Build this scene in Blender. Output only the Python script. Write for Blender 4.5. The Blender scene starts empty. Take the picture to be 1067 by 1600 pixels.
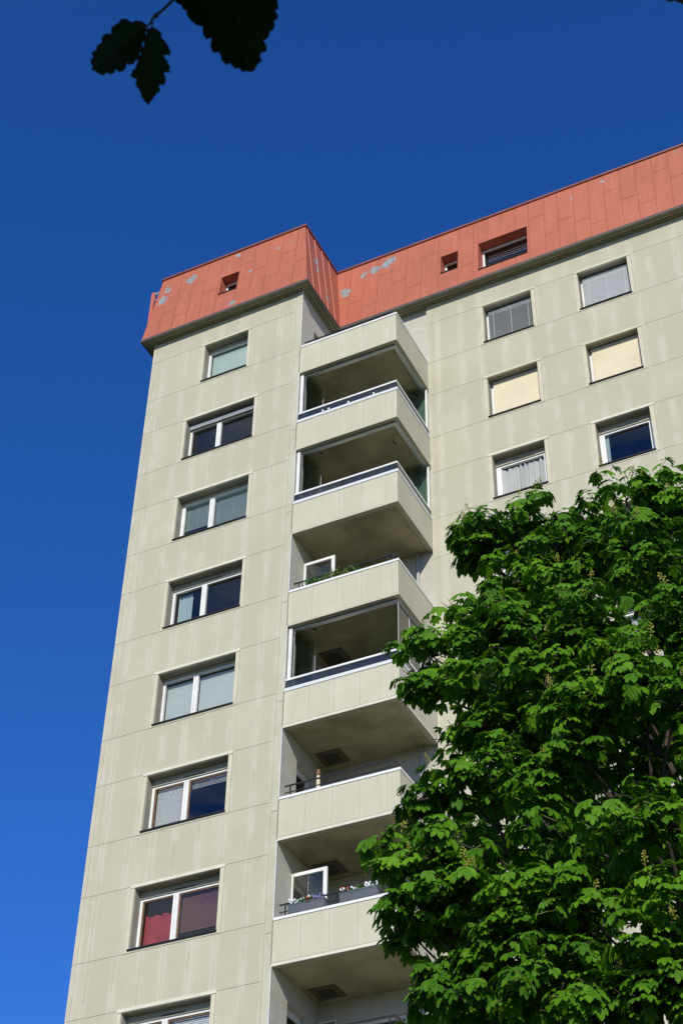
import bpy, math, random
import numpy as np
from mathutils import Vector, Matrix
random.seed(7); rng = np.random.default_rng(11)
scene = bpy.context.scene
COL = scene.collection
GZ = 33.6                                  # height of the facade datum over the ground
# ------------------------------------------------------------------ camera
CAM = Vector((19.6642, -26.1333, -32.0015 + GZ))
YAW, PIT, ROL, FPX = 0.47637, 0.71737, 0.02121, 2534.28
fwd = Vector((-math.sin(YAW)*math.cos(PIT), math.cos(YAW)*math.cos(PIT), math.sin(PIT)))
rt = Vector((math.cos(YAW), math.sin(YAW), 0)); up = rt.cross(fwd)
r2 = math.cos(ROL)*rt + math.sin(ROL)*up; u2 = -math.sin(ROL)*rt + math.cos(ROL)*up
cd = bpy.data.cameras.new("camera"); cam = bpy.data.objects.new("camera", cd); COL.objects.link(cam)
cam.matrix_world = Matrix(((r2.x, u2.x, -fwd.x, CAM.x), (r2.y, u2.y, -fwd.y, CAM.y), (r2.z, u2.z, -fwd.z, CAM.z), (0, 0, 0, 1)))
cd.sensor_fit = 'VERTICAL'; cd.sensor_height = 24.0; cd.lens = FPX/1600*24.0
cd.clip_start = 0.05; cd.clip_end = 5000
cd.dof.use_dof = True; cd.dof.focus_distance = 46; cd.dof.aperture_fstop = 15
scene.camera = cam
scene.render.resolution_x = 682; scene.render.resolution_y = 1024
# ------------------------------------------------------------------ world and sun
SUN = Vector((0.38, -1.0, 0.58)).normalized()
w = bpy.data.worlds.new("World"); scene.world = w; w.use_nodes = True
nt = w.node_tree; nt.nodes.clear()
wo = nt.nodes.new('ShaderNodeOutputWorld'); bg = nt.nodes.new('ShaderNodeBackground')
sky = nt.nodes.new('ShaderNodeTexSky'); sky.sky_type = 'NISHITA'; sky.sun_disc = False
sky.sun_elevation = math.asin(SUN.z); sky.sun_rotation = math.atan2(SUN.x, SUN.y)
sky.altitude = 300; sky.air_density = 0.8; sky.dust_density = 0.15; sky.ozone_density = 4.0
hs = nt.nodes.new('ShaderNodeHueSaturation'); hs.inputs['Saturation'].default_value = 1.22; hs.inputs['Value'].default_value = 1.0
nt.links.new(sky.outputs[0], hs.inputs['Color'])
# thin cirrus in the half of the sky behind the camera (seen only mirrored in the windows)
tc = nt.nodes.new('ShaderNodeTexCoord'); mp = nt.nodes.new('ShaderNodeMapping'); mp.inputs['Scale'].default_value = (2.0, 2.0, 7.0)
nz = nt.nodes.new('ShaderNodeTexNoise'); nz.inputs['Scale'].default_value = 5.5; nz.inputs['Detail'].default_value = 6; nz.inputs['Distortion'].default_value = .6
rp = nt.nodes.new('ShaderNodeValToRGB'); rp.color_ramp.elements[0].position = .36; rp.color_ramp.elements[1].position = .66
sx = nt.nodes.new('ShaderNodeSeparateXYZ'); mr = nt.nodes.new('ShaderNodeMapRange')
mr.inputs['From Min'].default_value = -.15; mr.inputs['From Max'].default_value = -.45; mr.inputs['To Max'].default_value = .85
mm = nt.nodes.new('ShaderNodeMath'); mm.operation = 'MULTIPLY'
mx = nt.nodes.new('ShaderNodeMixRGB'); mx.inputs['Color2'].default_value = (4.2, 4.6, 5.2, 1)
L = nt.links.new
L(tc.outputs['Generated'], mp.inputs[0]); L(mp.outputs[0], nz.inputs['Vector']); L(nz.outputs['Fac'], rp.inputs[0])
L(tc.outputs['Generated'], sx.inputs[0]); L(sx.outputs['Y'], mr.inputs['Value']); L(mr.outputs[0], mm.inputs[0]); L(rp.outputs[0], mm.inputs[1])
tn_ = nt.nodes.new('ShaderNodeMixRGB'); tn_.blend_type = 'MULTIPLY'; tn_.inputs['Fac'].default_value = 1; tn_.inputs['Color2'].default_value = (.80, .93, 1.32, 1)
L(hs.outputs[0], tn_.inputs['Color1']); L(mm.outputs[0], mx.inputs['Fac']); L(tn_.outputs[0], mx.inputs['Color1']); L(mx.outputs[0], bg.inputs['Color'])
bg.inputs['Strength'].default_value = 0.138
L(bg.outputs[0], wo.inputs['Surface'])
sd = bpy.data.lights.new("sun", 'SUN'); sd.energy = 4.15; sd.angle = math.radians(.53); sd.color = (1.0, .955, .84)
so = bpy.data.objects.new("sun", sd); COL.objects.link(so)
so.rotation_euler = SUN.to_track_quat('Z', 'Y').to_euler(); so.location = SUN*80
scene.view_settings.view_transform = 'Standard'; scene.view_settings.look = 'None'
scene.view_settings.exposure = 0; scene.view_settings.gamma = 1; scene.view_settings.use_curve_mapping = False

# ------------------------------------------------------------------ helpers
def ray(u, v):
    return fwd + r2*((u-533.5)/FPX) + u2*((800-v)/FPX)
def at_h(u, v, d):                          # point seen at photo pixel u,v at horizontal distance d
    r = ray(u, v); return CAM + r*(d/math.hypot(r.x, r.y))
class MB:
    def __init__(s): s.v = []; s.f = []; s.uv = []; s.mi = []
    def quad(s, a, b, c, d, uv=None, m=0):
        n = len(s.v); s.v += [tuple(a), tuple(b), tuple(c), tuple(d)]; s.f.append((n, n+1, n+2, n+3))
        s.uv.append(uv or [(0, 0, 0, 0)]*4); s.mi.append(m); return s
    def box(s, x0, x1, y0, y1, z0, z1, m=0):
        p = [(x0, y0, z0), (x1, y0, z0), (x1, y1, z0), (x0, y1, z0), (x0, y0, z1), (x1, y0, z1), (x1, y1, z1), (x0, y1, z1)]
        for q in ((0, 3, 2, 1), (4, 5, 6, 7), (0, 1, 5, 4), (1, 2, 6, 5), (2, 3, 7, 6), (3, 0, 4, 7)):
            s.quad(*[p[i] for i in q], m=m)
        return s
    def tube(s, pts, r, n=8, r1=None, m=0):
        pts = [Vector(p) for p in pts]; rings = []
        for i, p in enumerate(pts):
            d = (pts[min(i+1, len(pts)-1)]-pts[max(i-1, 0)]).normalized()
            a = d.orthogonal().normalized() if i == 0 else (a-d*a.dot(d)).normalized()
            b = d.cross(a); rr = r if r1 is None else r+(r1-r)*i/(len(pts)-1)
            rings.append([p+a*rr*math.cos(2*math.pi*k/n)+b*rr*math.sin(2*math.pi*k/n) for k in range(n)])
        base = len(s.v)
        for rg in rings: s.v += [tuple(q) for q in rg]
        for i in range(len(rings)-1):
            for k in range(n):
                s.f.append((base+i*n+k, base+i*n+(k+1) % n, base+(i+1)*n+(k+1) % n, base+(i+1)*n+k)); s.uv.append([(0, 0, 0, 0)]*4); s.mi.append(m)
        for e in (0, len(rings)-1):
            s.f.append(tuple(base+e*n+k for k in range(n))); s.uv.append([(0, 0, 0, 0)]*n); s.mi.append(m)
        return s
    def ball(s, c, r, m=0, n=8, q=6, sz=1):
        base = len(s.v); c = Vector(c)
        for i in range(1, q):
            t = math.pi*i/q
            for k in range(n):
                a = 2*math.pi*k/n; s.v.append(tuple(c+Vector((math.sin(t)*math.cos(a), math.sin(t)*math.sin(a), sz*math.cos(t)))*r))
        s.v += [tuple(c+Vector((0, 0, r*sz))), tuple(c-Vector((0, 0, r*sz)))]; T = len(s.v)-2
        def F(*i): s.f.append(tuple(i)); s.uv.append([(0, 0, 0, 0)]*len(i)); s.mi.append(m)
        for i in range(q-2):
            for k in range(n): F(base+i*n+k, base+(i+1)*n+k, base+(i+1)*n+(k+1) % n, base+i*n+(k+1) % n)
        for k in range(n):
            F(T, base+k, base+(k+1) % n); F(T+1, base+(q-2)*n+(k+1) % n, base+(q-2)*n+k)
        return s
    def build(s, name, mats, parent=None, smooth=False, uv=False, bevel=0):
        me = bpy.data.meshes.new(name); me.from_pydata(s.v, [], s.f)
        if not isinstance(mats, (list, tuple)): mats = [mats]
        for m in mats: me.materials.append(m)
        me.polygons.foreach_set('material_index', s.mi)
        if smooth: me.polygons.foreach_set('use_smooth', [True]*len(s.f))
        if uv:
            A = me.uv_layers.new(name='edge_u'); B = me.uv_layers.new(name='edge_v')
            fl = [q for f in s.uv for q in f]
            A.data.foreach_set('uv', [c for q in fl for c in (q[0], q[1])]); B.data.foreach_set('uv', [c for q in fl for c in (q[2], q[3])])
        if uv:
            pa = me.attributes.new('ptone', 'FLOAT', 'FACE'); pa.data.foreach_set('value', [float(f[0][4]) if len(f[0]) > 4 else .5 for f in s.uv])
        o = bpy.data.objects.new(name, me); COL.objects.link(o)
        if parent: o.parent = parent
        if bevel:
            b = o.modifiers.new('bevel', 'BEVEL'); b.width = bevel; b.segments = 2; b.limit_method = 'ANGLE'
        return o
def tag(o, label=None, cat=None, group=None, kind=None):
    if label: o['label'] = label
    if cat: o['category'] = cat
    if group: o['group'] = group
    if kind: o['kind'] = kind
    return o
def empty(name, loc=(0, 0, 0)):
    o = bpy.data.objects.new(name, None); o.location = loc; o.empty_display_size = .3; COL.objects.link(o); return o
def lin(r, g, b):
    f = lambda c: ((c/255+.055)/1.055)**2.4 if c > 10 else c/255/12.92
    return (f(r), f(g), f(b), 1)
class NM:                                   # small node-material writer
    def __init__(s, name):
        s.m = bpy.data.materials.new(name); s.m.use_nodes = True; s.t = s.m.node_tree
        s.p = s.t.nodes['Principled BSDF']; s.out = s.t.nodes['Material Output']
    def n(s, typ, **k):
        x = s.t.nodes.new('ShaderNode'+typ)
        for a, b in k.items(): setattr(x, a, b)
        return x
    def l(s, a, b): s.t.links.new(a, b)
    def val(s, a, inp):
        if hasattr(a, 'is_output'): s.l(a, inp)
        else: inp.default_value = a
    def math(s, op, a, b=0., c=None):
        x = s.n('Math', operation=op); s.val(a, x.inputs[0]); s.val(b, x.inputs[1])
        if c is not None: s.val(c, x.inputs[2])
        return x.outputs[0]
    def noise(s, scale, detail=4, rough=.55, vec=None, sc=None, dist=0):
        x = s.n('TexNoise'); x.inputs['Scale'].default_value = scale; x.inputs['Detail'].default_value = detail
        x.inputs['Roughness'].default_value = rough; x.inputs['Distortion'].default_value = dist
        v = vec or s.obj()
        if sc:
            mpn = s.n('Mapping'); mpn.inputs['Scale'].default_value = sc; s.l(v, mpn.inputs[0]); v = mpn.outputs[0]
        s.l(v, x.inputs['Vector']); return x.outputs['Fac']
    def obj(s):
        if not hasattr(s, '_o'): s._o = s.n('TexCoord').outputs['Object']
        return s._o
    def ramp(s, f, a, b, va=0., vb=1.):
        x = s.n('MapRange'); x.inputs['From Min'].default_value = a; x.inputs['From Max'].default_value = b
        x.inputs['To Min'].default_value = va; x.inputs['To Max'].default_value = vb; s.l(f, x.inputs['Value']); return x.outputs[0]
    def mix(s, f, a, b, mode='MIX'):
        x = s.n('MixRGB', blend_type=mode); s.val(f, x.inputs[0]); s.val(a, x.inputs[1]); s.val(b, x.inputs[2]); return x.outputs[0]
    def bump(s, h, st=.3, d=.01):
        x = s.n('Bump'); x.inputs['Strength'].default_value = st; x.inputs['Distance'].default_value = d; s.l(h, x.inputs['Height']); s.l(x.outputs[0], s.p.inputs['Normal'])
def simple(name, col, rough=.6, metal=0., var=.12, scale=3., spec=.5):
    M = NM(name); f = M.noise(scale, 5)
    c = M.mix(M.ramp(f, .3, .7), tuple(x*(1-var) for x in col[:3])+(1,), tuple(min(1, x*(1+var)) for x in col[:3])+(1,))
    M.l(c, M.p.inputs['Base Color']); M.p.inputs['Roughness'].default_value = rough; M.p.inputs['Metallic'].default_value = metal
    M.p.inputs['Specular IOR Level'].default_value = spec
    return M.m
def concrete(name, base, joint_white=.5, streak=.5):
    M = NM(name); o = M.obj()
    u = M.n('UVMap', uv_map='edge_u').outputs[0]; v = M.n('UVMap', uv_map='edge_v').outputs[0]
    su = M.n('SeparateXYZ'); M.l(u, su.inputs[0]); sv = M.n('SeparateXYZ'); M.l(v, sv.inputs[0])
    du = M.math('MINIMUM', su.outputs[0], su.outputs[1]); top = sv.outputs[1]; bot = sv.outputs[0]
    dark = tuple(x*k for x, k in zip(base[:3], (.80, .81, .76)))+(1,); pale = tuple(min(1, x*k) for x, k in zip(base[:3], (1.13, 1.15, 1.22)))+(1,)
    big = M.ramp(M.noise(.55, 4, .6), .35, .68)
    st = M.ramp(M.noise(1.0, 6, .6, sc=(2.6, 2.6, .3)), .38, .68)
    c = M.mix(M.math('MULTIPLY', M.math('ADD', M.math('MULTIPLY', big, .8), M.math('MULTIPLY', st, streak)), .8), base, dark)
    pt_ = M.n('Attribute', attribute_name='ptone'); c = M.mix(M.ramp(pt_.outputs['Fac'], 0, 1, 0, .75), c, tuple(x*k for x, k in zip(base[:3], (.86, .85, .82)))+(1,))
    # efflorescence bleeding beside vertical joints
    e = M.ramp(du, .01, .13, 1, 0); en = M.ramp(M.noise(1.3, 4, .6, sc=(1.5, 1.5, .9)), .38, .6)
    c = M.mix(M.math('MULTIPLY', M.math('MULTIPLY', e, en), joint_white), c, pale)
    # rain dirt under the upper edge of some panels
    d = M.ramp(top, .0, .16, 1, 0); dn = M.ramp(M.noise(2.0, 5, .6, sc=(3, 3, .5)), .5, .75)
    c = M.mix(M.math('MULTIPLY', M.math('MULTIPLY', d, dn), .5), c, tuple(x*.62 for x in base[:3])+(1,))
    fine = M.noise(45, 3, .7); c = M.mix(M.ramp(fine, .3, .7, 0, .16), c, dark)
    vo = M.n('TexVoronoi'); vo.inputs['Scale'].default_value = 38; M.l(o, vo.inputs['Vector'])
    c = M.mix(M.ramp(vo.outputs['Distance'], .0, .5, .14, 0), c, pale)
    M.l(c, M.p.inputs['Base Color']); M.p.inputs['Roughness'].default_value = .9; M.p.inputs['Specular IOR Level'].default_value = .2
    M.bump(M.math('ADD', fine, vo.outputs['Distance']), .5, .006); return M.m

WALL = concrete('wall_panels', (.508, .482, .384, 1), .65, .34)
BALC = concrete('balcony_panels', (.565, .54, .435, 1), .4, .42)
CONC = simple('plain_concrete', (.40, .38, .31), .9, var=.1)
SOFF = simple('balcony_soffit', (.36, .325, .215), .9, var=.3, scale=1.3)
JOINT = simple('joint_mortar', (.43, .405, .32), .9)
TRIM = simple('surround_render', (.53, .495, .385), .85, var=.08)
LINT = simple('lintel_strip', (.60, .57, .48), .8, var=.08)
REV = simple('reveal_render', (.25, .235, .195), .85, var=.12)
GREY = simple('recess_render', (.47, .45, .39), .85, var=.08)
WHITE = simple('white_paint', (.74, .74, .73), .4, var=.08)
ALU = simple('aluminium', (.62, .63, .65), .35, .6, var=.05)
BLACK = simple('black_metal', (.02, .021, .024), .4, .3, var=.2)
WOOD = simple('brown_wood', (.17, .09, .05), .6, var=.25, scale=9)
HEAD = simple('header_beam', (.33, .315, .25), .7, var=.08)
DARK = simple('dark_slot', (.02, .02, .018), .9)
GRILLE = simple('grille', (.05, .045, .035), .8)
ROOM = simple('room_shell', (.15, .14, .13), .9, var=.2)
SOFB = simple('eaves_board', (.27, .26, .19), .8, var=.12)
CREAM = simple('cream_roller_blind', (.66, .585, .42), .85, var=.07, scale=1.2)
GREENB = simple('grey_green_roller_blind', (.44, .53, .50), .8, var=.04)
SLAT = simple('venetian_slat', (.74, .76, .79), .4, var=.03)
SLATT = simple('teal_slat', (.42, .52, .52), .5, var=.04)
SLATV = simple('vertical_slat', (.47, .52, .53), .7, var=.03)
CURT = simple('white_curtain', (.60, .59, .57), .9, var=.04)
BCURT = simple('pale_blue_curtain', (.42, .52, .55), .9, var=.05)
RCURT = simple('red_curtain', (.36, .03, .055), .9, var=.2)
MAROON = simple('maroon_blind', (.15, .07, .075), .8, var=.1)
PLANTER = simple('planter_plastic', (.10, .11, .13), .5, var=.1)
COP = simple('coping_metal', (.22, .07, .055), .5, .2, var=.15)

def glass(name, tint, ior, rough=.0, dif=None):
    M = NM(name); M.t.nodes.remove(M.p)
    tr = M.n('BsdfTransparent'); tr.inputs[0].default_value = tint
    gl = M.n('BsdfGlossy'); gl.inputs['Roughness'].default_value = rough; gl.inputs[0].default_value = (1, 1, 1, 1)
    fr = M.n('Fresnel'); fr.inputs[0].default_value = ior
    b = M.n('Bump'); b.inputs['Strength'].default_value = .05; b.inputs['Distance'].default_value = .01
    M.l(M.noise(.9, 2), b.inputs['Height']); M.l(b.outputs[0], gl.inputs['Normal'])
    ms = M.n('MixShader'); M.l(fr.outputs[0], ms.inputs[0]); M.l(tr.outputs[0], ms.inputs[1]); M.l(gl.outputs[0], ms.inputs[2])
    M.l(ms.outputs[0], M.out.inputs['Surface']); return M.m
GLASS = glass('window_glass', (.95, .97, .97, 1), 1.72)
GLASSB = glass('blue_balustrade_glass', (.20, .24, .32, 1), 2.0)
GLASSG = glass('greenish_glass', (.72, .80, .78, 1), 1.6)

def mansard_mat():
    M = NM('red_mansard_sheet'); o = M.obj()
    base = (.455, .132, .074, 1)
    c = M.mix(M.ramp(M.noise(.9, 5, .6, sc=(1, 1, .6)), .3, .72), base, (.38, .112, .066, 1))
    c = M.mix(M.ramp(M.noise(1, 4, .6, sc=(7, 7, .3)), .5, .8, 0, .45), c, (.60, .20, .14, 1))
    # flaked paint: grey primer showing in patches, each with its own place on the sheet
    nv = M.n('TexNoise'); nv.inputs['Scale'].default_value = 5.5; nv.inputs['Detail'].default_value = 5; M.l(o, nv.inputs['Vector'])
    off = M.n('VectorMath', operation='SUBTRACT'); M.l(nv.outputs['Color'], off.inputs[0]); off.inputs[1].default_value = (.5, .5, .5)
    scl = M.n('VectorMath', operation='SCALE'); M.l(off.outputs[0], scl.inputs[0]); scl.inputs['Scale'].default_value = .38
    ad = M.n('VectorMath', operation='ADD'); M.l(o, ad.inputs[0]); M.l(scl.outputs[0], ad.inputs[1])
    acc = None
    for (x, y, z, r) in PATCH:
        dn = M.n('VectorMath', operation='DISTANCE'); M.l(ad.outputs[0], dn.inputs[0]); dn.inputs[1].default_value = (x, y, z)
        q = M.math('DIVIDE', dn.outputs['Value'], r*1.3)
        acc = q if acc is None else M.math('MINIMUM', acc, q)
    f = M.ramp(acc, .96, 1.02, 1, 0)
    c = M.mix(M.ramp(acc, 1.0, 1.12, .45, 0), c, (.30, .08, .05, 1))
    c = M.mix(f, c, M.mix(M.ramp(M.noise(9, 4), .35, .65), (.20, .215, .22, 1), (.33, .34, .34, 1)))
    M.l(c, M.p.inputs['Base Color']); M.p.inputs['Roughness'].default_value = .55; M.p.inputs['Specular IOR Level'].default_value = .35
    M.bump(M.noise(1.6, 3), .25, .03); return M.m

# ------------------------------------------------------------------ the setting: ground
def ground_mat():
    M = NM('lawn_ground'); f = M.noise(.35, 6); g = M.noise(9, 5)
    c = M.mix(M.ramp(f, .35, .65), (.055, .085, .022, 1), (.10, .105, .04, 1)); c = M.mix(M.ramp(g, .4, .7, 0, .5), c, (.03, .05, .012, 1))
    M.l(c, M.p.inputs['Base Color']); M.p.inputs['Roughness'].default_value = .95; M.bump(g, .6, .05); return M.m
tag(MB().quad((-1500, -1500, 0), (1500, -1500, 0), (1500, 1500, 0), (-1500, 1500, 0)).build('ground', ground_mat()), kind='structure')
PAV = simple('paving', (.27, .26, .235), .9, var=.15, scale=.8)
tag(MB().box(-6, 40, -9, 3.0, .004, .06).build('path', PAV), kind='structure')

# ------------------------------------------------------------------ apartment building
W, D, XR, H = 4.8188, 2.024, 7.6639, 2.8
ZT = 1.5308+GZ; WH = 1.439
WL, WR, WL0, WR0 = 1.3923, 3.5045, 1.7535, 3.1538
A0, A1, B0, B1 = 9.3475, 10.7474, 12.0722, 13.4617
ZSOF = 2.4051+GZ; ZTOP = 5.189+GZ; OV = .283
ZBT, ZBB, YB = .0529+GZ, -.9354+GZ, .0235
XE, YE = 27.0, 15.0
bld = empty('apartment_building')
tag(bld, 'tall pale concrete apartment tower with red metal mansard roof and stacked balconies', 'apartment building')

def subtract(rect, holes):
    out = [rect]
    for (hx0, hx1, hz0, hz1) in holes:
        nxt = []
        for (x0, x1, z0, z1) in out:
            if hx1 <= x0 or hx0 >= x1 or hz1 <= z0 or hz0 >= z1: nxt.append((x0, x1, z0, z1)); continue
            if hz1 < z1: nxt.append((x0, x1, hz1, z1))
            if hz0 > z0: nxt.append((x0, x1, z0, hz0))
            a, b = max(z0, hz0), min(z1, hz1)
            if hx0 > x0: nxt.append((x0, hx0, a, b))
            if hx1 < x1: nxt.append((hx1, x1, a, b))
        out = nxt
    return out
prng = random.Random(5)
def sheet(mb, panels, holes, fn, gap=.008, m=0):
    for (x0, x1, z0, z1) in panels:
        p = (x0+gap/2, x1-gap/2, z0+gap/2, z1-gap/2)
        tone = prng.random()
        for (a, b, c, d) in subtract(p, holes):
            mb.quad(fn(a, c), fn(b, c), fn(b, d), fn(a, d),
                    [(q-x0, x1-q, r-z0, z1-r, tone) for q, r in ((a, c), (b, c), (b, d), (a, d))], m)
NK = 12
def facade(name, xa, xb, y, wins, cols_fn, back_x=None):
    """wins: list (x0,x1,k). panels stand 10 mm proud of the wall behind"""
    holes = [(x0, x1, ZT-k*H-WH, ZT-k*H) for x0, x1, k in wins]
    outer = [(x0-.11, x1+.11, ZT-k*H-WH-.07, ZT-k*H+.085) for x0, x1, k in wins]
    mb = MB()
    zs = [ZSOF+.02]
    for k in range(NK+1):
        zs += [ZT-k*H+.05, ZT-k*H-WH-.06]
    zs = [z for z in zs if z > .3]+[.05]
    for i in range(len(zs)-1):
        z1, z0 = zs[i], zs[i+1]; band = (i % 2 == 1); k = i//2
        cols = cols_fn(band, k)
        sheet(mb, [(cols[j], cols[j+1], z0, z1) for j in range(len(cols)-1)], outer, lambda x, z: (x, y, z))
    panels = mb
    back = MB()
    for r in subtract((xa, xb, 0, ZSOF+.05), holes):
        back.quad((r[0], y+.010, r[2]), (r[1], y+.010, r[2]), (r[1], y+.010, r[3]), (r[0], y+.010, r[3]))
    wall = panels.build(name, WALL, bld, uv=True)
    back.build('wall_backing', JOINT, wall)
    return wall

def colsL(band, k):
    if not band: return [0, .12, .42, 1.09, 1.72, 2.28, 2.9, 3.5, 4.17, 4.64]
    if k == 0: return [0, .12, .42, 1.09, WL0-.1, WR0+.1, 3.5, 4.17, 4.64]
    return [0, .12, .42, WL-.1, WR+.1, 4.17, 4.64]
def colsR(band, k):
    tail = [14.02, 14.75, 15.4, 16.1, 16.75, 17.5, 18.2, 18.9, 19.6, 20.3, 21, 21.7, 22.4, 23.1, 23.8, 24.5, 25.2, 25.9, 26.5, XE]
    if not band: return [XR, 7.98, 8.68, 9.24, 9.89, 10.55, 11.17, 11.78, 12.35, 12.95, 13.57]+tail[1:]
    return [XR, 7.98, 8.68, A0-.1, A1+.1, 11.42, B0-.1, B1+.1]+tail
winsL = [(WL0, WR0, 0)]+[(WL, WR, k) for k in range(1, 9)]
winsR = [(A0, A1, k) for k in range(0, 10)]+[(B0, B1, k) for k in range(0, 10)]
wl_ = facade('wall', 0, W, 0, winsL, colsL)
wr_ = facade('wall', XR, XE, D, winsR, colsR)
# pilaster strip at the corner of the balcony recess
pm = MB()
for i in range(14):
    z1 = ZSOF+.02 if i == 0 else ZT-i*H+1.05; z0 = max(ZT-(i+1)*H+1.05, .05)
    if z1 > z0: sheet(pm, [(4.665, W-.0, z0, z1)], [], lambda x, z: (x, -.012, z), .01)
    if z1 > z0:
        pm.quad((4.67, .01, z0), (4.67, -.012, z0), (4.67, -.012, z1), (4.67, .01, z1), [(.02, .02, .02, .02)]*4)
        pm.quad((W-.005, -.012, z0), (W-.005, .01, z0), (W-.005, .01, z1), (W-.005, -.012, z1), [(.02, .02, .02, .02)]*4)
pm.build('corner_strip', WALL, bld, uv=True)
# remaining walls, unseen sides
bk = MB()
bk.quad((0, YE, 0), (0, .01, 0), (0, .01, ZSOF), (0, YE, ZSOF)); bk.quad((XE, D+.01, 0), (XE, YE, 0), (XE, YE, ZSOF), (XE, D+.01, ZSOF))
bk.quad((XE, YE, 0), (0, YE, 0), (0, YE, ZSOF), (XE, YE, ZSOF)); bk.build('wall', CONC, bld)
# recess walls: side wall (with balcony doors) and back wall (with balcony windows)
DY0, DY1 = .744, 1.56
DZ = lambda k: 1.42+GZ-k*H           # head of the balcony door of floor k
FZ = lambda k: ZBB+.20-k*H           # floor level of balcony k
doors = [(DY0, DY1, FZ(k)+.02, DZ(k)) for k in range(0, 9)]
YR = D+.085                          # recess back wall plane
bwin = [(5.46, 6.80, DZ(k)-.02-1.55, DZ(k)-.02) for k in range(0, 9)]
side = MB()
for r in subtract((.0, YR, 0, ZSOF), doors):
    side.quad((W, r[0]+0, r[2]), (W, r[1], r[2]), (W, r[1], r[3]), (W, r[0], r[3]))
for r in doors:
    side.quad((W-.16, r[0], r[2]), (W, r[0], r[2]), (W, r[0], r[3]), (W-.16, r[0], r[3]))
    side.quad((W, r[1], r[2]), (W-.16, r[1], r[2]), (W-.16, r[1], r[3]), (W, r[1], r[3]))
    side.quad((W-.16, r[0], r[3]), (W, r[0], r[3]), (W, r[1], r[3]), (W-.16, r[1], r[3]))
sidew = side.build('recess_wall', GREY, bld)
bkw = MB()
for r in subtract((W, XR, 0, ZSOF), bwin):
    bkw.quad((r[0], YR, r[2]), (r[1], YR, r[2]), (r[1], YR, r[3]), (r[0], YR, r[3]))
for r in bwin:
    bkw.quad((r[0], YR, r[2]), (r[0], YR+.14, r[2]), (r[0], YR+.14, r[3]), (r[0], YR, r[3]))
    bkw.quad((r[1], YR+.14, r[2]), (r[1], YR, r[2]), (r[1], YR, r[3]), (r[1], YR+.14, r[3]))
    bkw.quad((r[0], YR, r[3]), (r[0], YR+.14, r[3]), (r[1], YR+.14, r[3]), (r[1], YR, r[3]))
backw = bkw.build('recess_wall', GREY, bld)
MB().quad((XR, YR, 0), (XR, D+.01, 0), (XR, D+.01, ZSOF), (XR, YR, ZSOF)).build('wall_return', TRIM, backw)
tm = MB()
for k in range(-1, 9):
    za = ZBT-k*H-H+.05 if k < 8 else .1; zb_ = ZBB-k*H if k >= 0 else ZSOF-.05
    if k == -1: za = ZBT+.05
    MB().box(W+.0005, W+.016, -.010, .02, za, zb_).build('corner_trim', WHITE, bld)

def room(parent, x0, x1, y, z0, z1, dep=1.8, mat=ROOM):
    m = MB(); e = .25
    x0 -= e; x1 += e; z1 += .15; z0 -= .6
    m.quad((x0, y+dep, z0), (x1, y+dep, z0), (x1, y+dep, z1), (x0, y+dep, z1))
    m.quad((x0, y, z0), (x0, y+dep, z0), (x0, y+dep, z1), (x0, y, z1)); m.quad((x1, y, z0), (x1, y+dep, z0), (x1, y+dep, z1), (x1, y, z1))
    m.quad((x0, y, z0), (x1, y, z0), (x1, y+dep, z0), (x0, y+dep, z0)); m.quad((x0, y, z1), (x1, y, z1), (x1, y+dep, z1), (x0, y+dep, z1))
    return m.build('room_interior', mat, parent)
def hslats(parent, x0, x1, y, z0, z1, mat, pitch=.045, tilt=.95, depth=None):
    depth = depth or pitch*.93
    m = MB(); z = z1-.03
    dy, dz = depth/2*math.cos(tilt), depth/2*math.sin(tilt)
    m.box(x0, x1, y-.02, y+.02, z1-.03, z1)
    while z-pitch > z0:
        z -= pitch
        m.quad((x0, y-dy, z-dz), (x1, y-dy, z-dz), (x1, y+dy, z+dz), (x0, y+dy, z+dz))
    for f in (.12, .5, .88): m.box(x0+(x1-x0)*f-.003, x0+(x1-x0)*f+.003, y-.026, y-.024, z0, z1)
    return m.build('venetian_blind', mat, parent)
def vslats(parent, x0, x1, y, z0, z1, mat, pitch=.085):
    m = MB(); x = x0
    while x < x1-.02:
        m.quad((x, y-.012, z0), (x+pitch*1.02, y+.014, z0), (x+pitch*1.02, y+.014, z1), (x, y-.012, z1)); x += pitch
    return m.build('vertical_blind', mat, parent)
def curtain(parent, x0, x1, y, z0, z1, mat, amp=.03, per=.13, drop=0.):
    m = MB(); n = max(8, int((x1-x0)/.018)); ph = random.random()*6
    pts = []
    for i in range(n+1):
        x = x0+(x1-x0)*i/n
        pts.append((x, y+amp*math.sin(2*math.pi*x/per+ph+2.2*math.sin(x*5.3+ph))*(.6+.4*math.sin(x*13+ph))+.012*math.sin(x*71+2*math.sin(x*11)), z1-drop*abs(math.sin(x*14+ph))))
    for i in range(n):
        a, b = pts[i], pts[i+1]
        m.quad((a[0], a[1], z0), (b[0], b[1], z0), (b[0], b[1], b[2]), (a[0], a[1], a[2]))
    return m.build('curtain', mat, parent, smooth=False)
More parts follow.
